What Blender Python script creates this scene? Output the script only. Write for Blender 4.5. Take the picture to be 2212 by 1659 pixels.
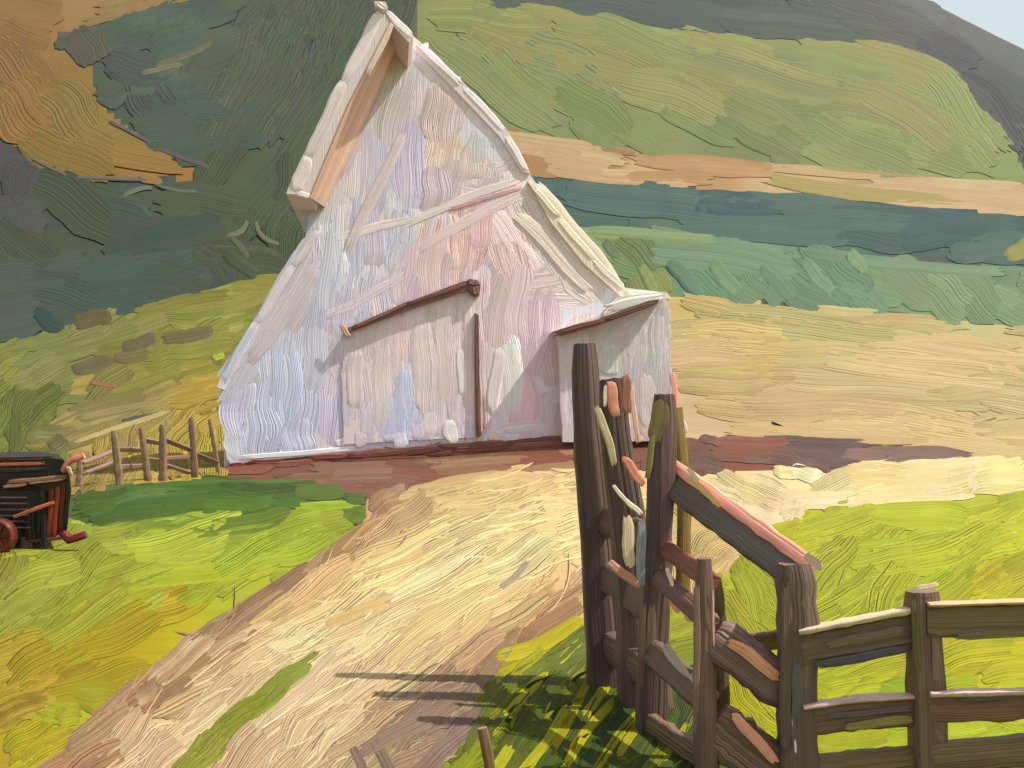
import bpy, math, random
import numpy as np
rng = np.random.default_rng(7); random.seed(7)
for o in list(bpy.data.objects): bpy.data.objects.remove(o)
SC = bpy.context.scene; COL = SC.collection
# ------------------------------------------------------------------ camera
F, CX, CY, EYE = 2600.0, 1106.0, 860.0, 1.9      # focal length, principal point (px of a 2212 wide frame), eye height
cam_d = bpy.data.cameras.new('camera'); cam = bpy.data.objects.new('camera', cam_d); COL.objects.link(cam)
cam.location = (0, 0, EYE); cam.rotation_euler = (math.radians(90), 0, 0)
cam_d.sensor_width = 36; cam_d.lens = 36*F/2212; cam_d.shift_y = (CY-829.5)/2212
cam_d.clip_start = .1; cam_d.clip_end = 3000; SC.camera = cam
# ------------------------------------------------------------------ sky, sun, exposure
SUN_EL, SUN_AZ = 54.0, 8.0                       # elevation; degrees in front of due right
sd = np.array([math.cos(math.radians(SUN_EL))*math.cos(math.radians(SUN_AZ)),
               -math.cos(math.radians(SUN_EL))*math.sin(math.radians(SUN_AZ)), math.sin(math.radians(SUN_EL))])
W = bpy.data.worlds.new('World'); SC.world = W; W.use_nodes = True
sky = W.node_tree.nodes.new('ShaderNodeTexSky'); sky.sky_type = 'NISHITA'; sky.sun_disc = False
sky.sun_elevation = math.radians(SUN_EL); sky.sun_rotation = math.atan2(sd[0], sd[1])
sky.dust_density = 5.0; sky.air_density = 1.0; sky.ozone_density = .6
bg = W.node_tree.nodes['Background']; bg.inputs[1].default_value = 0.11
cl = W.node_tree.nodes.new('ShaderNodeTexNoise'); cl.inputs['Scale'].default_value = 2.2; cl.inputs['Detail'].default_value = 6     # thin high cloud
mp_ = W.node_tree.nodes.new('ShaderNodeMapRange'); mp_.inputs[1].default_value = .3; mp_.inputs[2].default_value = .7; mp_.inputs[3].default_value = .5; mp_.inputs[4].default_value = .85
mx_ = W.node_tree.nodes.new('ShaderNodeMix'); mx_.data_type = 'RGBA'; mx_.inputs[7].default_value = (2.75, 2.95, 2.85, 1)
W.node_tree.links.new(cl.outputs['Fac'], mp_.inputs[0]); W.node_tree.links.new(mp_.outputs[0], mx_.inputs[0]); W.node_tree.links.new(sky.outputs[0], mx_.inputs[6])
W.node_tree.links.new(mx_.outputs[2], bg.inputs[0])
sl = bpy.data.lights.new('sun', 'SUN'); sl.energy = 3.0; sl.angle = math.radians(.5); sl.color = (1, .93, .82)
so = bpy.data.objects.new('sun', sl); COL.objects.link(so)
from mathutils import Vector
so.rotation_euler = Vector(-sd).to_track_quat('-Z', 'Y').to_euler(); so.location = (60, -10, 60)
SC.view_settings.view_transform = 'Standard'; SC.view_settings.look = 'None'
SC.view_settings.exposure = 1.23; SC.view_settings.gamma = 1
SC.cycles.max_bounces = 5; SC.cycles.diffuse_bounces = 3
# ------------------------------------------------------------------ colour
K = dict(ground=np.array([2.2, 2.2, 2.2]), hill=np.array([2.6, 2.58, 2.65]), low=np.array([2.35, 2.28, 2.05]), wall=np.array([.83, .76, .66]), wood=np.array([1.0, 1.02, 1.0]))
def lin(c, k=1.0):
    c = np.asarray(c, float)/255
    l = np.where(c <= .04045, c/12.92, ((c+.055)/1.055)**2.4)
    return np.clip(l/k, .002, .9)
# ------------------------------------------------------------------ terrain
def sm(t): t = np.clip(t, 0, 1); return t*t*(3-2*t)
def local(x, y):
    return sm((y-20)/18)*0.045*(np.clip(x, -22, 16)+2) + .06*np.sin(x*.7+1)*np.sin(y*.5)*sm((y-9)/10)
RX = [-500, -100, 60, 95, 107, 127, 160, 420]; RH = [150, 140, 127, 100, 91, 79, 55, 25]
def terrain(x, y):
    t = np.clip((y-58)/242, 0, 1)
    up = np.interp(x, RX, RH)*t**1.12
    up = up*(1-np.clip((y-300)/400, 0, 1)*.6)
    return local(x, y)+up+1.2*np.sin(x*.05)*np.sin(y*.04+1)*sm((y-80)/60)
def canopy(x, y):
    return terrain(x, y)+(.8+.5*np.sin(x*.23+y*.11)*np.sin(y*.17))*sm((y-75)/90)
def px2dir(px, py): return (px-CX)/F, (CY-py)/F
def unproj(px, py, surf=terrain):
    """pixel of the photograph -> the point of the land that it shows"""
    shp = np.shape(px); a, b = px2dir(np.ravel(px).astype(float), np.ravel(py).astype(float))
    Y = np.full(a.shape, np.nan); steps = np.geomspace(2.0, 302, 110)
    out = np.zeros((a.size, 3))
    for i0 in range(0, a.size, 60000):
        aa, bb = a[i0:i0+60000], b[i0:i0+60000]
        lo = np.full(aa.shape, steps[0]); hi = np.full(aa.shape, 302.0); found = np.zeros(aa.shape, bool)
        prev = steps[0]
        for s in steps[1:]:
            m = ~found
            if not m.any(): break
            idx = np.nonzero(m)[0]
            hit = surf(aa[idx]*s, np.full(idx.size, s)) >= EYE+bb[idx]*s
            h = idx[hit]; lo[h] = prev; hi[h] = s; found[h] = True; prev = s
        for _ in range(14):
            mid = (lo+hi)/2; ab = surf(aa*mid, mid) >= EYE+bb*mid
            ab |= ~found & False
            hi = np.where(ab, mid, hi); lo = np.where(ab, lo, mid)
        yy = np.where(found, (lo+hi)/2, 300.0)
        out[i0:i0+60000] = np.stack([aa*yy, yy, EYE+bb*yy], 1)
        Y[i0:i0+60000] = np.where(found, yy, np.nan)
    return out.reshape(shp+(3,)), ~np.isnan(Y).reshape(shp)
def tnormal(P, surf=terrain):
    x, y = P[..., 0], P[..., 1]; e = .05+y*.002
    dx = (surf(x+e, y)-surf(x-e, y))/(2*e); dy = (surf(x, y+e)-surf(x, y-e))/(2*e)
    n = np.stack([-dx, -dy, np.ones_like(dx)], -1)
    return n/np.linalg.norm(n, axis=-1, keepdims=True)
def at(px, py, Y):
    a, b = px2dir(px, py); return np.array([a*Y, Y, EYE+b*Y])
def foot(px, py): return unproj(np.array([px]), np.array([py]))[0][0]
def project(P):
    return CX+F*P[..., 0]/P[..., 1], CY-F*(P[..., 2]-EYE)/P[..., 1]
def inpoly(x, y, poly):
    poly = np.asarray(poly, float); r = np.zeros(np.shape(x), bool); n = len(poly)
    for i in range(n):
        x0, y0 = poly[i]; x1, y1 = poly[(i+1) % n]
        c = (y0 > y) != (y1 > y)
        with np.errstate(divide='ignore', invalid='ignore'):
            r ^= c & (x < (x1-x0)*(y-y0)/(y1-y0+1e-12)+x0)
    return r
# ------------------------------------------------------------------ material: thick oily paint dragged by a brush
def paint_material(name, rough=.42, groove=.07, streak=.35, freq=9.0, spec=.35):
    m = bpy.data.materials.new(name); m.use_nodes = True; nt = m.node_tree; N = nt.nodes; L = nt.links
    b = N['Principled BSDF']
    col = N.new('ShaderNodeAttribute'); col.attribute_name = 'Col'
    st = N.new('ShaderNodeAttribute'); st.attribute_name = 'st'
    wd = N.new('ShaderNodeAttribute'); wd.attribute_name = 'wd'
    mul = N.new('ShaderNodeVectorMath'); mul.operation = 'MULTIPLY'; mul.inputs[1].default_value = (.09, freq, 53.0)
    L.new(st.outputs['Vector'], mul.inputs[0])
    nz = N.new('ShaderNodeTexNoise'); nz.inputs['Scale'].default_value = 1; nz.inputs['Detail'].default_value = 2.5
    nz.inputs['Distortion'].default_value = .12; L.new(mul.outputs[0], nz.inputs['Vector'])
    mul2 = N.new('ShaderNodeVectorMath'); mul2.operation = 'MULTIPLY'; mul2.inputs[1].default_value = (.5, 3.1, 29.0)
    L.new(st.outputs['Vector'], mul2.inputs[0])
    nz2 = N.new('ShaderNodeTexNoise'); nz2.inputs['Scale'].default_value = 1; nz2.inputs['Detail'].default_value = 3
    L.new(mul2.outputs[0], nz2.inputs['Vector'])
    # bristle grooves
    h = N.new('ShaderNodeMath'); h.operation = 'MULTIPLY'; L.new(nz.outputs['Fac'], h.inputs[0]); L.new(wd.outputs['Fac'], h.inputs[1])
    h2 = N.new('ShaderNodeMath'); h2.operation = 'MULTIPLY'; h2.inputs[1].default_value = groove*8; L.new(h.outputs[0], h2.inputs[0])
    bp = N.new('ShaderNodeBump'); bp.inputs['Strength'].default_value = .8; bp.inputs['Distance'].default_value = 1.0
    L.new(h2.outputs[0], bp.inputs['Height']); L.new(bp.outputs[0], b.inputs['Normal'])
    mr = N.new('ShaderNodeMapRange'); mr.inputs[1].default_value = .25; mr.inputs[2].default_value = .75
    mr.inputs[3].default_value = 1-streak/2; mr.inputs[4].default_value = 1+streak/2; L.new(nz2.outputs['Fac'], mr.inputs[0])
    vm = N.new('ShaderNodeVectorMath'); vm.operation = 'SCALE'; L.new(col.outputs['Color'], vm.inputs[0]); L.new(mr.outputs[0], vm.inputs['Scale'])
    L.new(vm.outputs[0], b.inputs['Base Color'])
    b.inputs['Roughness'].default_value = rough; b.inputs['Specular IOR Level'].default_value = spec
    return m
M_LAND = paint_material('brushed_ground_paint', .6, .038, .2, 11, .08)
M_HILL = paint_material('brushed_hill_paint', .65, .01, .14, 12, .1)
M_WALL = paint_material('brushed_white_board_paint', .6, .011, .09, 15, .15)
M_WOOD = paint_material('brushed_weathered_wood', .5, .022, .35, 8)
M_RUST = paint_material('glossy_rusty_metal', .3, .05, .5, 5)
# ------------------------------------------------------------------ mesh collector
class MB:
    def __init__(s): s.v = []; s.c = []; s.st = []; s.w = []; s.f = []; s.n = 0
    def add(s, V, Cc, ST, Wd, Fq):
        V = np.asarray(V, float).reshape(-1, 3); n = len(V)
        s.v.append(V); s.c.append(np.broadcast_to(np.asarray(Cc, float).reshape(-1, 3), (n, 3)))
        s.st.append(np.broadcast_to(np.asarray(ST, float).reshape(-1, 3), (n, 3)))
        s.w.append(np.broadcast_to(np.asarray(Wd, float).ravel(), (n,)))
        s.f.extend((np.asarray(q)+s.n) for q in Fq); s.n += n
    def build(s, name, mat, parent=None, origin=None):
        me = bpy.data.meshes.new(name); V = np.concatenate(s.v)
        if origin is not None: V = V-np.asarray(origin)
        quads = [q for q in s.f if q.ndim == 2 and q.shape[1] == 4]; others = [q for q in s.f if not (q.ndim == 2 and q.shape[1] == 4)]
        Q = np.concatenate(quads) if quads else np.zeros((0, 4), int)
        loops = [Q.ravel()]; starts = [np.arange(len(Q))*4]; tot = len(Q)*4
        for q in others: loops.append(q.ravel()); starts.append(np.array([tot])); tot += q.size
        loops = np.concatenate(loops).astype(np.int32); starts = np.concatenate(starts).astype(np.int32)
        me.vertices.add(len(V)); me.vertices.foreach_set('co', V.ravel().astype(np.float32))
        me.loops.add(len(loops)); me.loops.foreach_set('vertex_index', loops)
        me.polygons.add(len(starts)); me.polygons.foreach_set('loop_start', starts)
        me.update(calc_edges=True); me.validate()
        ok = len(me.vertices) == len(V)
        a = me.attributes.new('Col', 'FLOAT_VECTOR', 'POINT'); a.data.foreach_set('vector', np.concatenate(s.c).ravel().astype(np.float32))
        a = me.attributes.new('st', 'FLOAT_VECTOR', 'POINT'); a.data.foreach_set('vector', np.concatenate(s.st).ravel().astype(np.float32))
        a = me.attributes.new('wd', 'FLOAT', 'POINT'); a.data.foreach_set('value', np.concatenate(s.w).astype(np.float32))
        me.polygons.foreach_set('use_smooth', np.ones(len(me.polygons), bool))
        me.materials.append(mat)
        o = bpy.data.objects.new(name, me); COL.objects.link(o)
        if parent is not None: o.parent = parent
        elif origin is not None: o.location = tuple(origin)
        return o
def gridq(n, nl, nw):
    i = np.arange(nl-1)[:, None]; j = np.arange(nw-1)[None]
    q = np.stack([i*nw+j, (i+1)*nw+j, (i+1)*nw+j+1, i*nw+j+1], -1).reshape(-1, 4)
    return (np.arange(n)[:, None, None]*nl*nw+q[None]).reshape(-1, 4)
def pick(ctrl, x, y, p=4.0):
    """colour, angle, length, width of the brushwork around a place"""
    C = np.array([[c[0], c[1]] for c in ctrl], float)
    d = (x[:, None]-C[None, :, 0])**2+(y[:, None]-C[None, :, 1])**2+30
    w = d**(-p/2); w /= w.sum(1, keepdims=True)
    colr = w@np.array([c[2] for c in ctrl], float)
    k = d.argmin(1)
    ang = np.array([c[3] for c in ctrl], float); an = w@ang
    ln = (w@np.array([c[4] for c in ctrl], float)); wi = (w@np.array([c[5] for c in ctrl], float))
    return colr, an, ln, wi
def ribbons(mb, cx, cy, ang, ln, wi, colA, colB, lift, surf, k, nl=9, nw=8, curv=None, thick=1.0, rag=.22):
    n = len(cx); r = lambda *s: rng.random(s)
    t = np.linspace(-.5, .5, nl)[None, :, None]; v = np.linspace(-1, 1, nw)[None, None, :]
    end0 = 1-rag*r(n, 1, nw); end1 = 1-rag*r(n, 1, nw)
    rnd = 1-.35*(1-np.sqrt(1-.96*v**2))*np.minimum(1, wi/ln*2)[:, None, None]
    tt = np.where(t < 0, t*end0, t*end1)*rnd
    s = tt*ln[:, None, None]
    a = np.radians(ang)[:, None, None]
    if curv is None: curv = rng.normal(0, .5, n)
    bend = curv[:, None, None]*s*s/ln[:, None, None]*.5
    bend = bend+.05*wi[:, None, None]*np.sin(s/ln[:, None, None]*9+r(n)[:, None, None]*6)
    wp = (1-.22*np.abs(t*2)**3)*(1+.1*(r(n, nl, 1)-.5))
    off = bend+v*wi[:, None, None]*.5*wp
    X = cx[:, None, None]+s*np.cos(a)-off*np.sin(a)
    Y = cy[:, None, None]-s*np.sin(a)-off*np.cos(a)
    P, Nn, hit = surf(X, Y)
    dist = P[..., 1]; 
    prof = thick*(.9*np.abs(v)**4+.5*r(n, 1, nw))
    prof = np.where(np.abs(v) > .99, -.3, prof)*np.ones((n, nl, nw))
    prof[:, 0, :] = -.5; prof[:, -1, :] = .1
    if not hit.all():
        keep = hit.reshape(n, -1).mean(1) > .6
        if not keep.any(): return
        sub = lambda a: a[keep]
        n = int(keep.sum()); P, Nn, dist, prof, s, wi, colA, colB, lift, ln = map(sub, (P, Nn, dist, prof, s, wi, np.asarray(colA), np.asarray(colB), lift, ln))
    hh = lift[:, None, None]+prof
    hh[:, :, 0] = hh[:, :, -1] = .05; hh[:, 0, :] = .05; hh[:, -1, :] = .05
    P = P+Nn*(hh*np.abs(dist)/F)[..., None]
    mixc = np.clip(r(n, 1, nw)*1.2-.35, 0, 1)*np.clip(.6+.8*(r(n, nl, 1)-.3), 0, 1)
    Cc = lin(colA)[:, None, None, :]*(1-mixc[..., None])+lin(colB)[:, None, None, :]*mixc[..., None]
    Cc = np.clip(Cc/k, .002, .85)
    ST = np.stack([s/wi[:, None, None]+0*v, v+0*s, r(n)[:, None, None]+0*s], -1)
    wd = (wi[:, None, None]/F*dist)
    mb.add(P, Cc, ST, wd, [gridq(n, nl, nw)])
def surf_land(fn):
    def g(X, Y):
        P, hit = unproj(X, Y, fn); return P, tnormal(P, fn), hit
    return g
LAND = surf_land(terrain); WOODS = surf_land(canopy)
def brush(mb, poly, ctrl, surf, k, cover=2.2, jit=10, lift=(.4, 2.2), angj=6, thick=1.0, scale=1.0, lim=(-260, 2480, -160, 1990), sky_ok=True, curvs=.5, rag=.22, tint=.035, grow=0, nl=9, nw=8, colj=18, wide=1.0, above=()):
    poly = np.asarray(poly, float)
    def okp(a, b):
        r = inpoly(a, b, poly)
        for q in above: r &= ~inpoly(a, b, q)
        return r
    x0, y0 = np.maximum(poly.min(0), (lim[0], lim[2])); x1, y1 = np.minimum(poly.max(0), (lim[1], lim[3]))
    if x1 <= x0 or y1 <= y0: return
    ml = np.mean([c[4] for c in ctrl])*scale; mw = np.mean([c[5] for c in ctrl])*scale*wide
    n = int(max(3, cover*(x1-x0)*(y1-y0)/(ml*mw*.8)))
    x = rng.uniform(x0, x1, n); y = rng.uniform(y0, y1, n); ok = okp(x, y); x, y = x[ok], y[ok]
    if not len(x): return
    colr, an, ln, wi = pick(ctrl, x+rng.normal(0, jit, len(x)), y+rng.normal(0, jit, len(x)))
    ln = ln*scale*rng.uniform(.65, 1.3, len(x)); wi = wi*wide*scale*rng.uniform(.7, 1.25, len(x)); an = an+rng.normal(0, angj, len(x))
    # keep strokes inside: shorten those whose ends leave the shape
    for _ in range(6):
        c, s_ = np.cos(np.radians(an)), np.sin(np.radians(an))
        e = ln*.5-6+grow
        bad = ~(okp(x+c*e, y-s_*e) & okp(x-c*e, y+s_*e)); ln = np.where(bad, ln*.78, ln)
        g = wi*.5-3+grow
        bad = ~(okp(x+s_*g, y+c*g) & okp(x-s_*g, y-c*g)); wi = np.where(bad, wi*.82, wi)
    ok = (ln > 20) & (wi > 5); x, y, an, ln, wi, colr = x[ok], y[ok], an[ok], ln[ok], wi[ok], colr[ok]
    wi = np.minimum(wi, ln*.8)
    if not len(x): return
    cA = np.clip(colr*(1+rng.normal(0, tint, (len(x), 1)))+rng.normal(0, 3, (len(x), 3)), 4, 250)
    cB, _, _, _ = pick(ctrl, x+rng.normal(0, 60, len(x)), y+rng.normal(0, 60, len(x)))
    cB = np.clip(cB+rng.normal(0, colj, (len(x), 1)), 4, 252)
    lf = rng.uniform(lift[0], lift[1], len(x)); 
    ribbons(mb, x, y, an, ln, wi, cA, cB, lf, surf, k, thick=thick, curv=rng.normal(0, curvs, len(x)), rag=rag, nl=nl, nw=nw)
def dabs(mb, L_, surf, k, lift=3.0, thick=1.2, nl=12, nw=9, rag=.15):
    """hand placed strokes: x0,y0,x1,y1,width,colour[,colour2[,bend]]"""
    A = []
    for d in L_:
        x0, y0, x1, y1, w, c = d[:6]; c2 = d[6] if len(d) > 6 and d[6] is not None else tuple(min(255, v+22) for v in c); b = d[7] if len(d) > 7 else 0
        A.append(((x0+x1)/2, (y0+y1)/2, math.degrees(math.atan2(y0-y1, x1-x0)), math.hypot(x1-x0, y1-y0), w, c, c2, b))
    g = lambda i: np.array([a[i] for a in A], float)
    lf = lift+rng.uniform(0, 1.2, len(A))
    ribbons(mb, g(0), g(1), g(2), g(3), g(4), g(5), g(6), lf, surf, k, curv=g(7), thick=thick, nl=nl, nw=nw, rag=rag)
def tag(o, label=None, cat=None, group=None, kind=None):
    if label: o['label'] = label
    if cat: o['category'] = cat
    if group: o['group'] = group
    if kind: o['kind'] = kind
    return o
def empty(name, loc=(0, 0, 0)):
    e = bpy.data.objects.new(name, None); COL.objects.link(e); e.location = tuple(loc); e.empty_display_size = .3; return e
# ================================================================== THE LAND
# regions of the land as the photograph shows them; each: object, outline, brushwork [(x, y, colour, angle, length, width)], style
R_, L0, BOT = 3400, -1400, 2600
REG = []
def region(obj, poly, ctrl, **kw): REG.append((obj, poly, ctrl, kw))
region('hill', [(L0, -500), (R_, -500), (R_, 1200), (L0, 1200)],       # dark ridge and everything above
  [(900, -5, (86, 100, 92), -4, 190, 26), (1300, 30, (86, 99, 92), -6, 220, 26), (1650, 62, (94, 96, 90), -12, 150, 20), (1700, 20, (84, 99, 92), -12, 180, 26),
   (1930, 60, (96, 98, 94), -24, 160, 26), (2060, 90, (92, 97, 92), -38, 150, 26), (2170, 200, (90, 94, 92), -50, 150, 26), (2212, 280, (92, 92, 92), -55, 120, 22),
   (1100, -100, (90, 102, 92), -4, 160, 30), (2600, 600, (92, 104, 92), -40, 150, 30), (700, 60, (88, 100, 84), 66, 170, 24), (620, 250, (92, 104, 80), 68, 190, 24)], cover=2.4, thick=.8)
region('green_hill_pasture', [(860, -24), (1100, 6), (1300, 34), (1480, 64), (1700, 80), (1960, 102), (2050, 145), (2120, 225), (2170, 290), (2230, 380), (2600, 520), (2600, 500), (2212, 412), (1850, 372), (1450, 340), (1250, 315), (1080, 280), (860, 260), (800, 100)],
  [(960, 40, (150, 152, 96), -45, 170, 24), (1200, 50, (160, 158, 96), -6, 230, 24), (1500, 110, (162, 160, 100), -7, 250, 26), (1900, 130, (158, 158, 100), -8, 220, 26),
   (1100, 150, (140, 148, 98), -42, 230, 28), (1250, 190, (134, 146, 98), -38, 200, 30), (1400, 160, (150, 154, 100), -25, 220, 28), (1650, 200, (142, 152, 98), -20, 240, 30), (1800, 250, (136, 150, 98), -18, 200, 28),
   (1600, 310, (128, 138, 92), -30, 140, 26), (1350, 290, (136, 148, 94), -30, 170, 26), (1950, 300, (146, 156, 100), -24, 190, 28), (2110, 300, (156, 166, 104), -45, 150, 26), (2150, 370, (140, 156, 96), -30, 140, 24), (2000, 200, (160, 162, 104), -30, 170, 26)], cover=2.6, thick=.5, jit=30)
region('stubble_strip', [(1000, 262), (1085, 278), (1250, 312), (1450, 338), (1850, 368), (2300, 412), (2800, 440), (2800, 500), (2212, 462), (1800, 428), (1450, 398), (1140, 378), (1000, 370)],
  [(1120, 292, (166, 122, 78), -10, 130, 20), (1300, 325, (170, 126, 82), -7, 170, 14), (1450, 342, (178, 138, 92), -4, 170, 12), (1220, 350, (204, 178, 132), -6, 150, 24), (1400, 372, (206, 178, 132), -3, 220, 22), (1750, 392, (206, 176, 132), -5, 260, 22), (2100, 425, (206, 176, 136), -5, 260, 24), (1900, 376, (176, 158, 98), -5, 240, 12)], cover=3, thick=1.1, angj=2)
region('teal_crop_strip', [(1100, 380), (1145, 380), (1450, 402), (1800, 430), (2212, 464), (2800, 505), (2800, 640), (2212, 572), (1850, 545), (1500, 510), (1240, 492), (1100, 470)],
  [(1180, 395, (78, 106, 104), -5, 120, 24), (1350, 440, (84, 110, 104), -5, 220, 26), (1650, 455, (92, 114, 108), -4, 260, 26), (1600, 475, (66, 94, 98), -3, 200, 22), (1950, 480, (74, 98, 102), -3, 220, 24), (2150, 480, (66, 90, 98), -2, 200, 22), (1800, 520, (90, 120, 98), -5, 200, 26), (2120, 540, (84, 112, 96), 8, 160, 24), (1450, 500, (96, 122, 100), -5, 200, 22)], cover=2.8, thick=.8, angj=3)
region('green_crop_strip', [(1150, 490), (1245, 488), (1500, 505), (1850, 548), (2212, 580), (2800, 640), (2800, 790), (2212, 705), (1800, 664), (1480, 642), (1300, 640), (1150, 600)],
  [(1300, 505, (140, 164, 112), -3, 190, 22), (1500, 540, (122, 152, 114), -6, 240, 24), (1350, 570, (118, 136, 92), -40, 90, 24), (1480, 600, (104, 138, 114), -50, 90, 36), (1650, 600, (116, 146, 114), -50, 95, 38), (1750, 580, (118, 148, 116), -8, 170, 26), (1900, 575, (128, 154, 118), -5, 200, 20), (1800, 625, (106, 140, 110), -50, 90, 34), (2050, 640, (124, 150, 110), -45, 100, 30), (2150, 610, (110, 138, 106), -30, 120, 28), (1420, 620, (136, 148, 84), -50, 80, 26), (2190, 670, (132, 152, 112), -20, 120, 24)], cover=2.8, thick=1.0)
region('field', [(1000, 640), (1450, 640), (1600, 652), (1800, 670), (2212, 705), (2800, 760), (2800, 1040), (2212, 990), (1990, 965), (1700, 950), (1480, 958), (1000, 960)],
  [(1480, 665, (206, 180, 112), -10, 130, 20), (1700, 672, (186, 182, 116), -4, 250, 22), (2050, 705, (190, 184, 122), -5, 260, 24), (1650, 720, (210, 186, 120), -3, 260, 26), (2000, 760, (216, 190, 128), -3, 280, 26), (1520, 780, (214, 182, 126), 0, 130, 24), (1600, 830, (216, 192, 112), 3, 120, 26), (1530, 900, (208, 178, 132), 2, 110, 24), (1750, 860, (212, 180, 124), -2, 240, 26), (2050, 860, (216, 188, 126), -3, 260, 26), (1700, 930, (210, 184, 126), -4, 250, 22), (2100, 930, (208, 180, 122), -3, 260, 26), (2190, 820, (204, 184, 124), -4, 140, 24), (1500, 700, (216, 186, 118), -25, 130, 20)], cover=3, thick=1.3, angj=4)
region('woodland', [(L0, -500), (900, -500), (900, 300), (640, 620), (560, 640), (420, 650), (300, 660), (150, 700), (60, 740), (L0, 800)],
  [(200, 180, (86, 100, 84), 60, 90, 30), (330, 110, (90, 106, 88), 25, 150, 26), (420, 70, (88, 104, 84), 25, 160, 24), (150, 90, (104, 100, 84), 110, 90, 46), (300, 220, (80, 96, 84), -60, 120, 26), (420, 240, (78, 94, 82), 20, 130, 26), (360, 330, (84, 98, 84), -15, 160, 26),
   (560, 260, (96, 108, 80), 66, 210, 24), (640, 120, (92, 104, 80), 66, 220, 24), (720, 40, (88, 100, 80), 66, 200, 24), (520, 420, (88, 98, 72), 70, 90, 30), (640, 480, (84, 98, 72), 85, 90, 24), (540, 520, (84, 96, 76), -60, 70, 22),
   (40, 400, (90, 88, 88), 60, 70, 24), (0, 350, (90, 88, 90), -50, 90, 22), (150, 470, (80, 92, 74), -30, 120, 28), (250, 420, (80, 96, 82), 5, 140, 22), (350, 440, (86, 98, 80), -8, 150, 20), (100, 560, (88, 94, 76), -50, 90, 26), (330, 520, (72, 90, 80), 8, 150, 26), (250, 600, (78, 98, 84), 14, 200, 24), (450, 580, (78, 94, 80), 5, 150, 26), (80, 650, (82, 100, 92), 18, 190, 26), (560, 610, (88, 98, 66), 10, 120, 26)], cover=3.2, thick=1.1, jit=24, angj=12, curvs=.7)
region('ochre_clearing', [(L0, -80), (520, -30), (420, 8), (330, 14), (250, 40), (150, 74), (120, 88), (160, 130), (205, 165), (205, 200), (250, 260), (325, 312), (420, 350), (470, 374), (478, 398), (400, 392), (300, 390), (200, 388), (110, 376), (50, 330), (10, 300), (L0, 180)],
  [(150, 10, (164, 130, 82), 2, 230, 22), (60, 60, (150, 112, 64), -5, 150, 26), (260, 25, (158, 128, 84), 12, 150, 18), (80, 130, (156, 120, 64), -40, 120, 30), (60, 230, (152, 122, 58), -55, 130, 30), (150, 200, (150, 122, 56), -60, 110, 28), (170, 280, (150, 122, 58), -35, 120, 28), (200, 340, (150, 122, 54), -8, 190, 26), (360, 366, (164, 122, 66), -14, 180, 20), (430, 385, (160, 118, 66), -14, 90, 18), (0, 170, (142, 120, 66), -50, 90, 24)], cover=2.8, thick=.7, angj=5)
region('meadow', [(L0, 780), (60, 742), (130, 705), (300, 655), (450, 632), (560, 606), (700, 580), (1100, 560), (1100, 1010), (490, 1030), (300, 1050), (150, 1060), (L0, 1100)],
  [(560, 630, (140, 138, 58), 12, 170, 22), (450, 670, (144, 142, 60), 14, 190, 24), (280, 700, (134, 132, 66), 16, 190, 24), (130, 760, (124, 128, 66), 20, 150, 24), (30, 780, (140, 144, 60), 30, 110, 26), (300, 760, (140, 138, 58), 14, 170, 26), (420, 760, (138, 140, 56), 10, 160, 26), (120, 850, (126, 128, 66), 12, 180, 26), (40, 900, (118, 124, 58), 60, 90, 26), (300, 830, (150, 142, 62), 14, 170, 26), (200, 900, (140, 128, 76), 16, 190, 20), (330, 880, (162, 142, 84), 18, 150, 18), (440, 850, (190, 164, 66), 10, 140, 24), (60, 980, (124, 126, 62), 15, 120, 24), (420, 900, (204, 172, 72), 60, 90, 36), (250, 960, (200, 168, 82), 80, 70, 34), (350, 1000, (200, 172, 76), 85, 70, 34), (450, 980, (202, 174, 66), 80, 90, 34), (180, 1010, (190, 156, 84), 60, 60, 24), (450, 760, (150, 146, 58), 40, 100, 26), (100, 930, (128, 124, 64), 10, 100, 26)], cover=3, thick=.9)
region('earth_bank', [(1440, 960), (1540, 945), (1700, 947), (1990, 966), (2212, 990), (2800, 1000), (2800, 1016), (2212, 1000), (2000, 998), (1850, 1004), (1700, 1014), (1560, 1024), (1440, 1030)],
  [(1560, 960, (112, 88, 82), -3, 170, 18), (1750, 975, (112, 92, 90), -5, 210, 18), (2100, 992, (134, 108, 100), -3, 200, 10), (1500, 985, (108, 82, 76), 0, 120, 16), (1600, 1006, (140, 82, 66), 3, 160, 16), (1480, 1012, (150, 90, 72), 3, 90, 14), (1800, 998, (122, 88, 78), 2, 180, 12)], cover=3.4, thick=1.1, angj=3)
region('yard_earth', [(480, 1000), (800, 985), (1000, 965), (1250, 940), (1460, 940), (1460, 1020), (1250, 1010), (1100, 1022), (950, 1040), (820, 1062), (700, 1052), (490, 1036)],
  [(540, 1022, (130, 80, 64), 3, 150, 18), (700, 1015, (122, 76, 62), 2, 170, 20), (900, 995, (124, 78, 62), 2, 190, 20), (1100, 975, (134, 82, 66), 0, 200, 20), (1300, 975, (128, 80, 66), 2, 120, 20), (750, 1040, (138, 104, 82), -3, 160, 14), (1000, 1020, (156, 124, 92), 5, 190, 16), (1200, 1000, (160, 126, 92), 6, 160, 16)], cover=3.6, thick=1.0, angj=3)
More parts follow.
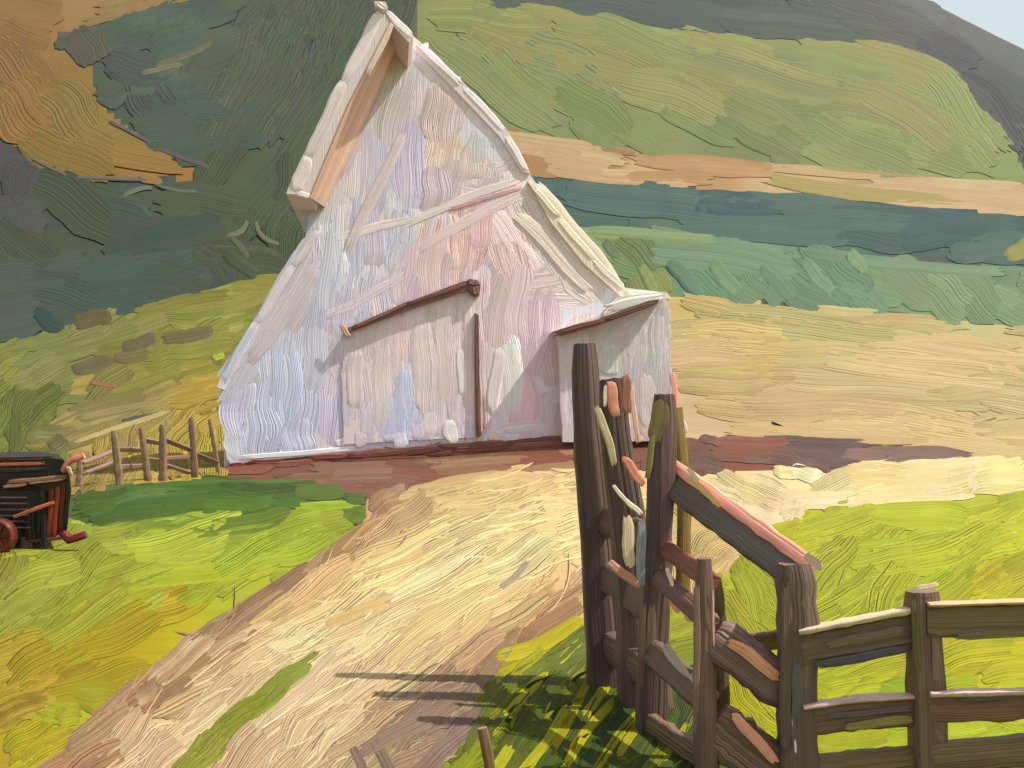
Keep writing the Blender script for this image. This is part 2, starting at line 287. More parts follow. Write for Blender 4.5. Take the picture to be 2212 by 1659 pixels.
region('ground', [(L0, 1090), (100, 1055), (160, 1062), (300, 1050), (490, 1034), (700, 1050), (790, 1066), (786, 1110), (760, 1150), (640, 1230), (470, 1340), (330, 1440), (230, 1520), (120, 1620), (40, 1700), (-200, BOT), (L0, BOT)],
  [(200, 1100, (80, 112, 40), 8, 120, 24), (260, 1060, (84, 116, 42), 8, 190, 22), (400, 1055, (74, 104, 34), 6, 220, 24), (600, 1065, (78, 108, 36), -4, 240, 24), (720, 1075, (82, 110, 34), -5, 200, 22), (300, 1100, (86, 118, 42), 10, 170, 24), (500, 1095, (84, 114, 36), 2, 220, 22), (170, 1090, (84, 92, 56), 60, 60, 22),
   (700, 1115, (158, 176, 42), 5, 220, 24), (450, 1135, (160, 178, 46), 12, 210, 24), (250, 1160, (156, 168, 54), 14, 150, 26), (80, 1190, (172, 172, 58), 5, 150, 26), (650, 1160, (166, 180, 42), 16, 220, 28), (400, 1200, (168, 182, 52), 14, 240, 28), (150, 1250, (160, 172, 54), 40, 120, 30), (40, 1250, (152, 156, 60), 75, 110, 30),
   (560, 1210, (170, 182, 44), 24, 200, 28), (450, 1250, (168, 178, 40), 28, 180, 28), (200, 1290, (162, 176, 56), 34, 170, 28), (60, 1340, (156, 168, 60), 35, 150, 28), (360, 1310, (184, 166, 34), 22, 220, 30), (200, 1370, (180, 160, 22), 30, 240, 30), (330, 1360, (178, 158, 22), 14, 230, 30), (80, 1470, (170, 150, 26), 34, 220, 30), (220, 1440, (172, 150, 26), 22, 220, 28), (380, 1370, (180, 170, 26), 30, 120, 20),
   (60, 1520, (172, 140, 60), 5, 130, 26), (140, 1530, (168, 176, 40), -30, 80, 24), (50, 1600, (184, 166, 34), 30, 110, 26), (20, 1650, (170, 146, 34), 20, 110, 30), (120, 1570, (176, 176, 40), 35, 110, 22)], cover=3.2, thick=1.2)
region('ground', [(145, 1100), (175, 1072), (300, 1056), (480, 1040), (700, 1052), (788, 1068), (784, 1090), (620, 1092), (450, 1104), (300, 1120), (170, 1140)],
  [(170, 1110, (72, 100, 38), 50, 60, 20), (300, 1080, (74, 104, 36), 8, 190, 18), (450, 1062, (70, 100, 32), 4, 200, 18), (620, 1070, (74, 104, 34), -3, 210, 18), (500, 1088, (84, 116, 36), 3, 190, 14), (740, 1076, (88, 112, 38), -4, 120, 14)], cover=4, thick=1.2, lift=(1.2, 2.2), angj=3)  # dark green strip, shade beside the barn painted into the grass colour
region('ground', [(1200, 1380), (1560, 1240), (1600, 1180), (1670, 1140), (1720, 1105), (1850, 1085), (2212, 1058), (2900, 1050), (2900, BOT), (900, BOT), (930, 1700), (980, 1640), (1020, 1560), (1050, 1450), (1110, 1400)],
  [(1720, 1115, (190, 186, 36), 22, 150, 24), (1900, 1100, (190, 196, 60), 6, 220, 28), (2130, 1090, (184, 188, 44), 14, 200, 26), (1800, 1150, (178, 184, 44), 26, 190, 28), (2000, 1160, (176, 186, 40), 8, 240, 30), (2180, 1160, (190, 190, 36), 18, 150, 26), (1850, 1220, (172, 182, 44), 80, 130, 36), (1800, 1290, (172, 180, 42), 40, 130, 30), (2080, 1240, (184, 186, 34), 35, 140, 26), (2180, 1260, (196, 190, 30), 30, 130, 26),
   (1640, 1280, (170, 178, 44), -60, 130, 30), (1620, 1340, (172, 176, 46), -60, 120, 30), (1850, 1450, (180, 184, 22), 14, 200, 28), (1950, 1470, (150, 172, 34), 10, 100, 28), (2120, 1420, (196, 188, 24), 6, 190, 28), (1850, 1580, (174, 184, 26), 8, 200, 28), (2140, 1570, (170, 182, 30), 8, 190, 28), (1620, 1500, (186, 180, 26), -60, 130, 30),
   (1260, 1360, (190, 180, 26), 30, 120, 24), (1130, 1430, (188, 180, 24), 40, 140, 24), (1200, 1450, (96, 108, 40), 45, 160, 32), (1250, 1560, (90, 108, 38), 50, 170, 32), (1100, 1560, (104, 112, 36), 55, 150, 30), (1000, 1650, (140, 150, 34), 20, 120, 26), (1350, 1620, (92, 108, 40), 55, 150, 32), (1460, 1560, (74, 92, 44), 70, 130, 30), (1900, 1700, (140, 150, 30), 8, 200, 30), (1400, 1750, (96, 112, 40), 30, 160, 32)], cover=3.0, thick=1.3)
region('gravel_yard', [(1420, 1030), (1560, 1022), (1700, 1012), (1850, 1002), (2000, 996), (2212, 998), (2900, 1010), (2900, 1056), (2212, 1062), (1960, 1078), (1800, 1090), (1720, 1108), (1670, 1142), (1600, 1190), (1560, 1250), (1440, 1310), (1200, 1340), (1240, 1100), (1300, 1030)],
  [(1560, 1040, (230, 208, 150), -30, 120, 22), (1700, 1030, (240, 222, 164), -8, 190, 24), (1950, 1020, (240, 222, 156), 4, 240, 22), (2150, 1010, (240, 226, 146), 10, 200, 22), (1800, 1060, (242, 222, 164), 8, 220, 24), (2050, 1055, (242, 214, 168), 5, 220, 22), (1620, 1090, (234, 212, 162), -12, 110, 20), (1680, 1120, (234, 210, 170), -5, 90, 18), (1480, 1120, (204, 172, 112), -50, 100, 24), (1520, 1180, (208, 178, 118), 40, 90, 24), (1450, 1250, (212, 184, 122), 85, 80, 22), (1350, 1150, (226, 206, 162), 85, 100, 22)], cover=3.2, thick=1.6, angj=5)
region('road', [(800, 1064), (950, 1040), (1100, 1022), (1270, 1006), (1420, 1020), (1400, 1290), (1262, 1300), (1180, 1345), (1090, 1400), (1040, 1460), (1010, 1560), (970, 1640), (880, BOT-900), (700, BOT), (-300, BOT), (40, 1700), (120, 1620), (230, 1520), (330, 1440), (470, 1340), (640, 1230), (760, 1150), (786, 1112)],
  [(830, 1075, (168, 134, 96), 30, 90, 24), (800, 1120, (196, 160, 112), 40, 110, 24), (1000, 1050, (204, 174, 118), 8, 200, 22), (1200, 1030, (220, 190, 130), 12, 160, 22), (1220, 1100, (238, 212, 150), 8, 110, 22), (950, 1110, (222, 190, 130), 22, 200, 26), (1100, 1130, (236, 214, 152), 12, 190, 26), (1210, 1180, (238, 216, 156), 8, 90, 24), (1330, 1200, (230, 206, 150), 10, 110, 24), (1220, 1250, (226, 190, 138), 70, 90, 24),
   (720, 1180, (150, 116, 88), 34, 200, 16), (600, 1270, (156, 122, 92), 34, 210, 16), (480, 1350, (160, 130, 96), 34, 180, 18), (360, 1440, (158, 122, 86), 40, 130, 20), (280, 1500, (176, 138, 100), 42, 150, 22), (180, 1590, (178, 138, 100), 40, 150, 22),
   (850, 1170, (216, 182, 124), 30, 230, 24), (700, 1270, (220, 180, 126), 34, 240, 24), (560, 1370, (218, 180, 132), 34, 230, 24), (430, 1470, (214, 186, 140), 34, 190, 24), (330, 1570, (220, 192, 146), 38, 170, 24),
   (900, 1220, (238, 214, 154), 30, 260, 26), (1050, 1200, (238, 216, 156), 22, 260, 26), (1050, 1290, (238, 214, 152), 34, 250, 26), (800, 1310, (234, 212, 156), 32, 260, 26), (650, 1370, (226, 206, 158), 34, 230, 24), (550, 1450, (232, 206, 156), 36, 250, 24), (430, 1560, (230, 204, 156), 42, 220, 24), (300, 1640, (226, 196, 152), 46, 180, 24),
   (900, 1370, (240, 216, 158), 36, 250, 26), (750, 1450, (238, 214, 164), 40, 230, 26), (1000, 1370, (232, 204, 144), 38, 190, 24), (650, 1540, (234, 208, 164), 50, 200, 24), (560, 1610, (230, 200, 156), 48, 170, 24), (700, 1600, (228, 206, 160), 50, 190, 24), (500, 1650, (228, 194, 152), 48, 150, 22), (800, 1530, (214, 184, 134), 36, 190, 24), (900, 1530, (160, 134, 112), 36, 200, 26), (1000, 1480, (156, 128, 106), 36, 150, 26), (780, 1620, (190, 160, 126), 40, 180, 24),  # grey-brown lower right tones have the fence shadow painted into the road colour
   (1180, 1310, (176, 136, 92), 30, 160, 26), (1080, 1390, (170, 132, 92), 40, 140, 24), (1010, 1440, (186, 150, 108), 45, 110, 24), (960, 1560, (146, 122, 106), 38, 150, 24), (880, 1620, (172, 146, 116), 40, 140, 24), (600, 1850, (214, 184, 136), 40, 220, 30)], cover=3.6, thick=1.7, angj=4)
region('road_verge', [(350, 1700), (420, 1610), (520, 1520), (610, 1450), (690, 1402), (702, 1410), (650, 1470), (560, 1545), (490, 1600), (420, 1700), (300, 1850), (220, 1850)],
  [(450, 1590, (150, 156, 60), 45, 120, 20), (560, 1500, (150, 156, 56), 38, 130, 18), (660, 1430, (140, 146, 70), 36, 110, 14), (520, 1560, (142, 150, 36), 42, 110, 20), (400, 1650, (164, 160, 66), 45, 110, 20)], cover=4, thick=1.2, lift=(2.6, 3.6))
NAMES = {'hill': 'hill', 'green_hill_pasture': 'pasture', 'stubble_strip': 'stubble_field', 'teal_crop_strip': 'crop_field', 'green_crop_strip': 'crop_field', 'field': 'field', 'woodland': 'woodland',
         'ochre_clearing': 'clearing', 'meadow': 'meadow', 'earth_bank': 'earth_bank', 'yard_earth': 'bare_earth', 'ground': 'ground', 'gravel_yard': 'yard', 'road': 'road', 'road_verge': 'road'}
KIND = lambda r: K['low'] if r in ('field', 'meadow') else K['hill'] if r in ('hill', 'green_hill_pasture', 'stubble_strip', 'teal_crop_strip', 'green_crop_strip', 'field', 'woodland', 'ochre_clearing', 'meadow') else K['ground']
LANDMB = {}; SH = {'woodland': 1.22, 'ochre_clearing': 1.08, 'stubble_strip': .98, 'green_hill_pasture': 1.0, 'green_crop_strip': .95}
def mbof(r): return LANDMB.setdefault(r, MB())
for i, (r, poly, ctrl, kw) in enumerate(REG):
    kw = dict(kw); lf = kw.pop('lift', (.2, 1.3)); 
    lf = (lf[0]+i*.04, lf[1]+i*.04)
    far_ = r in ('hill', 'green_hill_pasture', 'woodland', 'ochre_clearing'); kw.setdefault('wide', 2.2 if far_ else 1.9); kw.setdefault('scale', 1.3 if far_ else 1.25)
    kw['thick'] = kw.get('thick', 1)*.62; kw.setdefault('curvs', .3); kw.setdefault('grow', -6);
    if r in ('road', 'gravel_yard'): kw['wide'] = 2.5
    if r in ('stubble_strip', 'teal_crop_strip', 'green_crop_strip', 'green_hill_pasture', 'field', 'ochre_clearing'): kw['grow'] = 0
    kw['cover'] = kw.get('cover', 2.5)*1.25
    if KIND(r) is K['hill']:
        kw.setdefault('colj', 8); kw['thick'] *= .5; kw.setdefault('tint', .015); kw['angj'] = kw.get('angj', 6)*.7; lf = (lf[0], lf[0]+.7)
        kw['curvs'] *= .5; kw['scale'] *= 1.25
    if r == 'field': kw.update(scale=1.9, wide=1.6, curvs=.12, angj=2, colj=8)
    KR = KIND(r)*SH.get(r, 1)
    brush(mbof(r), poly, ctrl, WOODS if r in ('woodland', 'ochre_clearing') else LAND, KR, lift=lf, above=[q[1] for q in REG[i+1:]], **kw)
# the sheet of land under the brushwork, a fan of cells that widen with distance
def land_sheet():
    th = np.radians(np.concatenate([np.arange(-180, -42, 6), np.arange(-42, 42, .3), np.arange(42, 181, 6)]))
    rr = np.concatenate([[.0, 1.0], np.geomspace(2.0, 700, 330)])
    T, Rr = np.meshgrid(th, rr); X = Rr*np.sin(T); Y = Rr*np.cos(T)
    Z = terrain(X, np.maximum(Y, -60))-.0005*Rr
    P = np.stack([X, Y, Z], -1)
    nr, nt = X.shape
    Pc = (P[:-1, :-1]+P[1:, :-1]+P[1:, 1:]+P[:-1, 1:])/4
    front = Pc[..., 1] > 1.0
    with np.errstate(divide='ignore', invalid='ignore'):
        px = CX+F*Pc[..., 0]/np.maximum(Pc[..., 1], .5); py = CY-F*(Pc[..., 2]-EYE)/np.maximum(Pc[..., 1], .5)
    rid = np.full(Pc.shape[:2], -1)
    for i, (r, poly, ctrl, kw) in enumerate(REG): rid[front & inpoly(px, py, poly)] = i
    gi = [i for i, r in enumerate(REG) if r[0] == 'ground'][2]; hi_ = 0
    R2 = np.hypot(Pc[..., 0], Pc[..., 1]); rid[rid < 0] = gi; far = (R2 > 60) & ((Pc[..., 2] > 6) | (rid == gi)); rid[far & (rid == gi)] = hi_
    rid[(Pc[..., 1] > 302)] = hi_
    vi = np.arange(nr*nt).reshape(nr, nt)
    for i, (r, poly, ctrl, kw) in enumerate(REG):
        m = rid == i
        if not m.any(): continue
        q = np.stack([vi[:-1, :-1][m], vi[:-1, 1:][m], vi[1:, 1:][m], vi[1:, :-1][m]], -1)
        u, inv = np.unique(q, return_inverse=True); V = P.reshape(-1, 3)[u].copy()
        ppx = CX+F*V[:, 0]/np.maximum(V[:, 1], .5); ppy = CY-F*(V[:, 2]-EYE)/np.maximum(V[:, 1], .5)
        c, *_ = pick(ctrl, np.clip(ppx, -600, 2900), np.clip(ppy, -300, 2300))
        if r in ('woodland', 'ochre_clearing'):
            ins = inpoly(ppx, ppy, REG[6][1]); V[:, 2] += np.where(ins, canopy(V[:, 0], V[:, 1])-terrain(V[:, 0], V[:, 1])-.05, 0)
        d = np.maximum(V[:, 1], 2)
        mbof(r).add(V, lin(c)/(KIND(r)*SH.get(r, 1)), np.stack([V[:, 0]/d*20, V[:, 1]/d*6+np.log(d)*12, 0*d], -1), d*.01, [inv.reshape(-1, 4)])
land_sheet()
dabs(mbof('meadow'), [(258, 758, 345, 728, 34, (112, 102, 68), (124, 116, 72)), (340, 738, 472, 714, 32, (112, 104, 66), (126, 118, 70), -.1), (150, 802, 252, 776, 32, (112, 106, 68), (124, 118, 72)), (240, 778, 330, 766, 30, (124, 114, 66), (132, 124, 66)), (190, 828, 256, 836, 11, (158, 110, 64)), (255, 912, 350, 892, 8, (86, 92, 76)), (40, 880, 30, 990, 30, (110, 118, 58), (120, 122, 60)), (110, 980, 140, 940, 50, (118, 116, 66)),
  (160, 905, 345, 868, 16, (166, 146, 94), (150, 136, 84)), (455, 775, 488, 768, 16, (164, 178, 46)), (150, 960, 380, 884, 10, (196, 176, 110)), (438, 874, 470, 872, 12, (172, 146, 60))], LAND, K['low'], lift=1.8, thick=.6)
dabs(mbof('woodland'), [(70, 668, 140, 720, 44, (66, 88, 84), (78, 98, 88)), (150, 700, 250, 682, 40, (118, 106, 62), (104, 100, 66)), (490, 520, 545, 482, 12, (132, 134, 108), (110, 118, 92), 1.5), (540, 484, 596, 540, 12, (140, 138, 110), (100, 112, 88), 1.5), (500, 510, 540, 560, 16, (108, 116, 92), None, -.8), (480, 540, 560, 600, 40, (82, 94, 70)), (330, 148, 470, 92, 14, (122, 116, 94), (110, 112, 90), .4), (300, 160, 400, 138, 10, (124, 116, 92)), (625, 430, 690, 436, 18, (92, 108, 86)), (625, 452, 680, 450, 20, (74, 92, 72)), (232, 262, 330, 312, 8, (104, 96, 104)), (330, 318, 460, 366, 10, (104, 94, 98)), (60, 340, 150, 384, 7, (128, 112, 112)), (150, 384, 330, 390, 7, (118, 110, 108)), (260, 420, 330, 400, 9, (112, 122, 108), None, -.8), (330, 404, 430, 420, 9, (106, 118, 100), None, .5)], WOODS, K['hill']*1.2, lift=1.8, thick=.7)
dabs(mbof('green_crop_strip'), [(1440, 560, 1520, 640, 34, (112, 144, 122), (104, 136, 112)), (1530, 560, 1600, 640, 38, (124, 152, 116)), (1640, 565, 1720, 650, 40, (116, 146, 118)), (1730, 560, 1800, 640, 36, (124, 152, 120)), (1380, 570, 1420, 640, 26, (138, 152, 92)), (1830, 540, 1870, 590, 34, (134, 160, 122)), (1830, 566, 2180, 590, 26, (132, 158, 124), (118, 146, 118)), (2170, 560, 2240, 520, 40, (150, 152, 78), (160, 160, 84)), (1260, 496, 1560, 520, 26, (146, 168, 118), (128, 156, 112)), (1300, 520, 1340, 560, 24, (110, 128, 92))], LAND, K['hill'], lift=1.8, thick=.8)
dabs(mbof('road'), [(1010, 1500, 760, 1640, 44, (160, 132, 112), (178, 152, 126)), (1030, 1560, 880, 1690, 44, (150, 124, 110)), (912, 1566, 985, 1512, 32, (226, 180, 142), (230, 192, 156)), (800, 1590, 860, 1690, 30, (150, 126, 110)), (760, 1610, 800, 1700, 24, (150, 124, 108)), (1265, 1290, 1110, 1400, 46, (178, 138, 96), (160, 124, 88), .5), (1110, 1380, 1030, 1480, 40, (168, 134, 100), (190, 156, 116), .4), (690, 1355, 845, 1295, 26, (226, 190, 120), (204, 180, 156), -.3), (1150, 1212, 1080, 1280, 16, (186, 168, 142), (210, 190, 156), -.4)], LAND, K['ground'], lift=3.0, thick=1.0, nl=16, nw=11)  # lower brown strokes paint the fence shadow, the peach dab a sunlit gap
dabs(mbof('road_verge'), [(700, 1402, 560, 1500, 14, (142, 148, 60), (160, 160, 80)), (620, 1450, 480, 1580, 26, (150, 156, 56), (134, 142, 44), .2), (520, 1545, 400, 1680, 34, (144, 152, 42), (166, 164, 66), .1), (430, 1630, 330, 1760, 34, (160, 160, 64), (146, 152, 50))], LAND, K['ground'], lift=3.2, thick=1.0, nl=16, nw=11)
# thin ridges where thick paint was squeezed up
for r_, pol, cc_, n_ in (('road', REG[-2][1], (240, 224, 180), 110),):
    x_ = rng.uniform(200, 2200, 6000); y_ = rng.uniform(1000, 1659, 6000); ok_ = inpoly(x_, y_, pol) & ~inpoly(x_, y_, REG[-1][1]); ok_ &= (np.cumsum(ok_) <= n_)
    x_, y_ = x_[ok_], y_[ok_]; c_, a_, _, _ = pick(REG[-2][2] if r_ == 'road' else REG[-3][2], x_, y_)
    c_ = np.minimum(c_*1.06+6, 250); ribbons(mbof(r_), x_, y_, a_+rng.normal(0, 8, len(x_)), rng.uniform(40, 190, len(x_)), rng.uniform(3, 6.5, len(x_)), c_, c_, rng.uniform(2.2, 3.2, len(x_)), LAND, K['ground'], nl=14, nw=5, curv=rng.normal(0, 1.2, len(x_)), thick=1.0)
for r, mb in LANDMB.items():
    o = mb.build(NAMES[r], M_HILL if KIND(r) is K['hill'] and r not in ('field', 'meadow') else M_LAND)
    if r == 'woodland': tag(o, 'dark blue-green woods covering the hillside left of the white barn', 'woods', kind='stuff')
    else: tag(o, kind='structure')

# ================================================================== THE BARN
BA = math.radians(6); BU = np.array([math.cos(BA), math.sin(BA), 0]); BN = np.array([math.sin(BA), -math.cos(BA), 0])
BO = foot(500, 1008)
def onwall(px, py, off=0.0):
    """pixel -> point of the vertical plane of the barn front, off metres towards the yard"""
    a, b = px2dir(np.asarray(px, float), np.asarray(py, float))
    o = BO+BN*off; den = a*BN[0]+BN[1]; Y = (o@BN)/den
    return np.stack([a*Y, Y, EYE+b*Y], -1)
def wallsurf(off):
    def g(X, Y):
        P = onwall(X, Y, off); return P, np.broadcast_to(BN, P.shape), np.ones(X.shape, bool)
    return g
def slab(mb, poly3, vec, col, wd=.3, k=1.0, streak=True):
    """outline (points in space) pushed along vec into a solid"""
    P = np.asarray(poly3, float); n = len(P); c = lin(col)/k; vec = np.asarray(vec, float)
    st = lambda Q: np.stack([Q[:, 2]*1.2, Q[:, 0]*.9+Q[:, 1]*.9, Q[:, 0]*0], -1)
    mb.add(P, c, st(P), wd, [np.arange(n)[::-1]]); mb.add(P+vec, c, st(P+vec), wd, [np.arange(n)])
    for i in range(n):
        j = (i+1) % n; q = np.array([P[i], P[j], P[j]+vec, P[i]+vec])
        e = np.linalg.norm(P[j]-P[i]); mb.add(q, c, np.array([[0, 0, .3], [0, e*1.5, .3], [4, e*1.5, .3], [4, 0, .3]]), wd, [np.array([[0, 1, 2, 3]])])
def tri_fix(poly): return poly
BACK = -BN
DEPTH = 13.0
KW = K['wall']; KD = K['wood']
barn = tag(empty('barn', BO), 'tall weathered white plank barn with steep gable, flared lean-to sides and brown footing', 'barn')
class BP(MB):
    def done(s, name, mat=M_WALL, parent=None):
        o = s.build(name, mat); par = parent or barn; o.parent = par; 
        if par is barn: o.location = tuple(-BO)
        return o
FRONT = [(490, 990), (480, 905), (478, 842), (560, 700), (640, 575), (690, 498), (700, 430), (780, 260), (850, 110), (905, 92), (990, 180), (1090, 290), (1138, 378), (1200, 470), (1270, 560), (1345, 628), (1440, 640), (1446, 800), (1462, 948), (1250, 944), (1000, 960), (760, 978), (500, 1003)]
WC = [(860, 150, (204, 190, 188), 80, 120, 34), (930, 160, (206, 194, 192), 86, 130, 30), (1000, 250, (202, 186, 180), 88, 150, 32), (1060, 300, (200, 196, 198), 88, 110, 26), (800, 260, (198, 186, 186), 70, 150, 30), (860, 330, (188, 184, 204), 88, 190, 34), (800, 400, (192, 188, 204), 88, 160, 34),
      (910, 290, (204, 182, 172), 84, 140, 34), (960, 330, (210, 184, 158), 84, 130, 34), (1000, 370, (208, 190, 176), 86, 110, 30), (1060, 360, (206, 194, 192), 86, 90, 30), (740, 440, (206, 192, 182), 75, 110, 26), (880, 450, (198, 192, 200), 85, 110, 30), (760, 560, (190, 188, 200), 89, 160, 36), (850, 560, (192, 190, 200), 89, 150, 34), (900, 510, (196, 198, 198), 80, 90, 30),
      (960, 500, (220, 178, 170), 88, 130, 40), (985, 540, (224, 168, 154), 88, 150, 40), (1040, 520, (216, 182, 178), 86, 140, 36), (1100, 450, (212, 188, 178), -75, 120, 32), (1180, 520, (204, 190, 172), -60, 170, 36), (1120, 560, (206, 178, 168), -80, 150, 34), (1060, 600, (206, 182, 184), 88, 150, 36), (1250, 600, (204, 188, 166), -48, 130, 34),
      (900, 620, (208, 178, 176), 85, 110, 30), (1140, 680, (212, 182, 180), 88, 140, 34), (1240, 660, (206, 182, 168), -20, 110, 30), (640, 650, (206, 190, 186), 58, 180, 34), (560, 760, (196, 190, 194), 60, 170, 30), (700, 650, (196, 188, 192), 86, 120, 34),
      (520, 880, (192, 190, 200), 92, 170, 40), (560, 920, (190, 190, 202), 92, 190, 38), (620, 860, (186, 188, 200), 90, 210, 42), (690, 880, (190, 192, 204), 90, 210, 42), (620, 740, (196, 188, 182), 88, 130, 38), (680, 760, (190, 190, 196), 88, 130, 40),
      (760, 760, (204, 182, 176), 89, 130, 40), (760, 880, (200, 186, 182), 90, 180, 42), (820, 830, (206, 190, 182), 90, 190, 44), (870, 870, (190, 190, 202), 91, 150, 38), (900, 760, (206, 186, 176), 90, 160, 44), (950, 800, (208, 188, 180), 90, 200, 40), (980, 700, (206, 184, 180), 90, 160, 34), (950, 900, (206, 186, 182), 90, 130, 36),
      (1060, 720, (210, 180, 180), 90, 150, 36), (1100, 800, (206, 196, 184), 91, 180, 44), (1070, 900, (206, 186, 180), 90, 110, 36), (1160, 840, (222, 168, 164), 90, 170, 32), (1200, 860, (204, 190, 182), 90, 150, 40), (1220, 760, (200, 180, 172), 90, 120, 34),
      (1300, 700, (196, 182, 168), 10, 80, 20), (1320, 780, (184, 176, 162), 90, 130, 36), (1390, 760, (182, 172, 162), 90, 140, 32), (1420, 860, (196, 176, 160), 90, 140, 34), (1380, 860, (198, 178, 160), 90, 150, 34), (1400, 690, (186, 178, 166), 90, 90, 28), (1450, 900, (204, 168, 150), 90, 100, 22), (1440, 920, (206, 172, 160), 88, 60, 24)]
wall = BP()
fp = np.array(FRONT, float); slab(wall, onwall(fp[:, 0], fp[:, 1]), BACK*.22, (200, 188, 186), .2, KW)
# side walls and back wall
def upright(mb, a, b, ztop_a, ztop_b, depth_from, depth_to, col, k):
    pass
pl = onwall(484, 842, -.22); pr = onwall(1440, 640, -.22)
for p, sgn in ((pl, 1), (pr, -1)):
    g0 = p.copy(); g0[2] = -1.0
    q = np.array([g0, p, p+BACK*DEPTH, g0+BACK*DEPTH]); slab(wall, q, BU*.2*sgn, (190, 182, 180), .2, KW)
fb = [(490, 1060), (478, 842), (690, 498), (700, 430), (850, 40), (1090, 290), (1345, 628), (1440, 640), (1455, 1060)]
fb = np.array(fb, float); slab(wall, onwall(fb[:, 0], fb[:, 1], -.22)+BACK*(DEPTH-.2), BACK*.2, (190, 182, 180), .2, KW)
WS = wallsurf(0.0)
brush(wall, FRONT, WC, WS, KW, cover=4.2, wide=1.6, scale=1.3, thick=.3, angj=2, lift=(.1, .6), curvs=.25, jit=14, tint=.02, colj=8)
# the long slanting seams and the thick ridges of paint
dabs(wall, [(690, 522, 900, 470, 22, (206, 190, 182), (222, 208, 196)), (860, 486, 1130, 380, 20, (210, 194, 184), (224, 208, 196), -.2), (880, 545, 1150, 402, 26, (212, 184, 180), (224, 198, 190), -.3), (960, 455, 1138, 402, 10, (196, 148, 146), (176, 134, 138)),
  (700, 690, 890, 590, 22, (206, 190, 190), (216, 200, 196), .3), (880, 270, 740, 560, 26, (206, 190, 184), (198, 186, 190)), (840, 110, 700, 420, 34, (206, 192, 184), (196, 184, 188)),
  (905, 100, 1090, 290, 28, (204, 188, 182), (212, 196, 190)), (1140, 385, 1340, 625, 44, (206, 184, 152), (196, 178, 162), -.15), (1110, 450, 1290, 640, 40, (206, 186, 164), (202, 184, 172), -.1), (690, 500, 484, 835, 44, (208, 194, 188), (192, 188, 196), -.25), (700, 560, 530, 800, 36, (206, 190, 184), (196, 188, 192), -.2),
  (800, 940, 720, 962, 20, (210, 198, 192)), (1180, 918, 1080, 925, 26, (206, 194, 182)), (960, 925, 985, 965, 34, (214, 204, 188)), (1060, 935, 1075, 955, 30, (210, 190, 172)),
  (508, 990, 780, 968, 12, (214, 206, 206), (226, 220, 216)), (985, 745, 992, 860, 24, (210, 204, 188)), (1100, 730, 1112, 905, 46, (206, 200, 186)), (1082, 740, 1060, 900, 30, (206, 192, 180))], WS, KW, lift=.55, thick=.25, nl=16, nw=11)
wall.done('wall')
# brown footing
ft = BP(); FT = [(494, 1006), (500, 1002), (760, 976), (1000, 958), (1250, 942), (1462, 946), (1470, 975), (1250, 975), (1000, 992), (760, 1012), (498, 1034)]
f3 = np.array(FT, float); slab(ft, onwall(f3[:, 0], f3[:, 1], .1), BACK*.2, (124, 78, 62), .2, K['ground'])
brush(ft, FT, [(600, 1015, (128, 78, 62), 4, 150, 16), (900, 985, (116, 72, 58), 4, 170, 16), (1200, 965, (132, 82, 66), 2, 150, 16), (530, 1012, (150, 70, 56), 3, 80, 12)], wallsurf(.1), KW*1.2, cover=4, thick=1.2, angj=2)
ft.done('foundation')
# roof: left slope stands out over the front as a hay hood, right slope is flush, lean-to roofs below it
HO = 2.9
def solid(mb, A, B, col, k, wd=.25):
    """two matching outlines joined into a solid"""
    A = np.asarray(A); B = np.asarray(B); n = len(A); c = lin(col)/k
    mb.add(A, c, np.stack([A[:, 2], A[:, 0]*2, A[:, 0]*0], -1), wd, [np.arange(n)[::-1]]); mb.add(B, c, np.stack([B[:, 2], B[:, 0]*2, B[:, 0]*0], -1), wd, [np.arange(n)])
    for i in range(n):
        j = (i+1) % n; q = np.array([A[i], A[j], B[j], B[i]]); e = np.linalg.norm(A[j]-A[i]); g = np.linalg.norm(B[i]-A[i])
        mb.add(q, c, np.array([[0, 0, .3], [e*.5, 0, .3], [e*.5, g*1.2, .3], [0, g*1.2, .3]]), wd, [np.array([[0, 1, 2, 3]])])
rf = BP()
hp = lambda L_, off: onwall(np.array([p[0] for p in L_], float), np.array([p[1] for p in L_], float), off)
hood = [(822, 14), (846, 44), (752, 228), (672, 424), (618, 418), (646, 352), (735, 175)]          # hood face
hf = hp(hood, HO); solid(rf, hf, hf+BACK*(DEPTH+HO), (198, 178, 166), KW)
rt = [(822, 14), (834, 24), (900, 84), (1000, 176), (1100, 286), (1146, 374), (1128, 372), (1080, 296), (985, 196), (892, 104), (846, 60)]
r3 = hp(rt, .05); solid(rf, r3, r3+BACK*DEPTH, (204, 186, 176), KW)
rp = hp([(820, 12), (838, 22), (893, 78), (884, 92), (846, 52)], HO); solid(rf, rp, rp+BACK*HO, (204, 184, 168), KW)
lr = [(692, 486), (690, 504), (640, 578), (560, 704), (484, 842), (470, 836), (476, 818), (548, 694), (632, 562)]
l3 = hp(lr, .08); solid(rf, l3, l3+BACK*DEPTH, (206, 196, 192), KW)
rr_ = [(1140, 392), (1152, 402), (1206, 462), (1280, 552), (1352, 622), (1440, 632), (1452, 646), (1340, 640), (1262, 570), (1190, 480)]
r3 = hp(rr_, .08); solid(rf, r3, r3+BACK*DEPTH, (206, 188, 160), KW)
hs = wallsurf(HO)
dabs(rf, [(824, 20, 742, 182, 26, (214, 196, 186), (224, 206, 196)), (745, 172, 662, 350, 28, (212, 194, 184), (196, 172, 156)), (668, 335, 636, 415, 30, (214, 194, 184), (222, 204, 194)), (852, 40, 790, 165, 16, (196, 168, 148)), (640, 418, 672, 424, 12, (208, 186, 178))], hs, KW, lift=.6, thick=.5, nl=14)
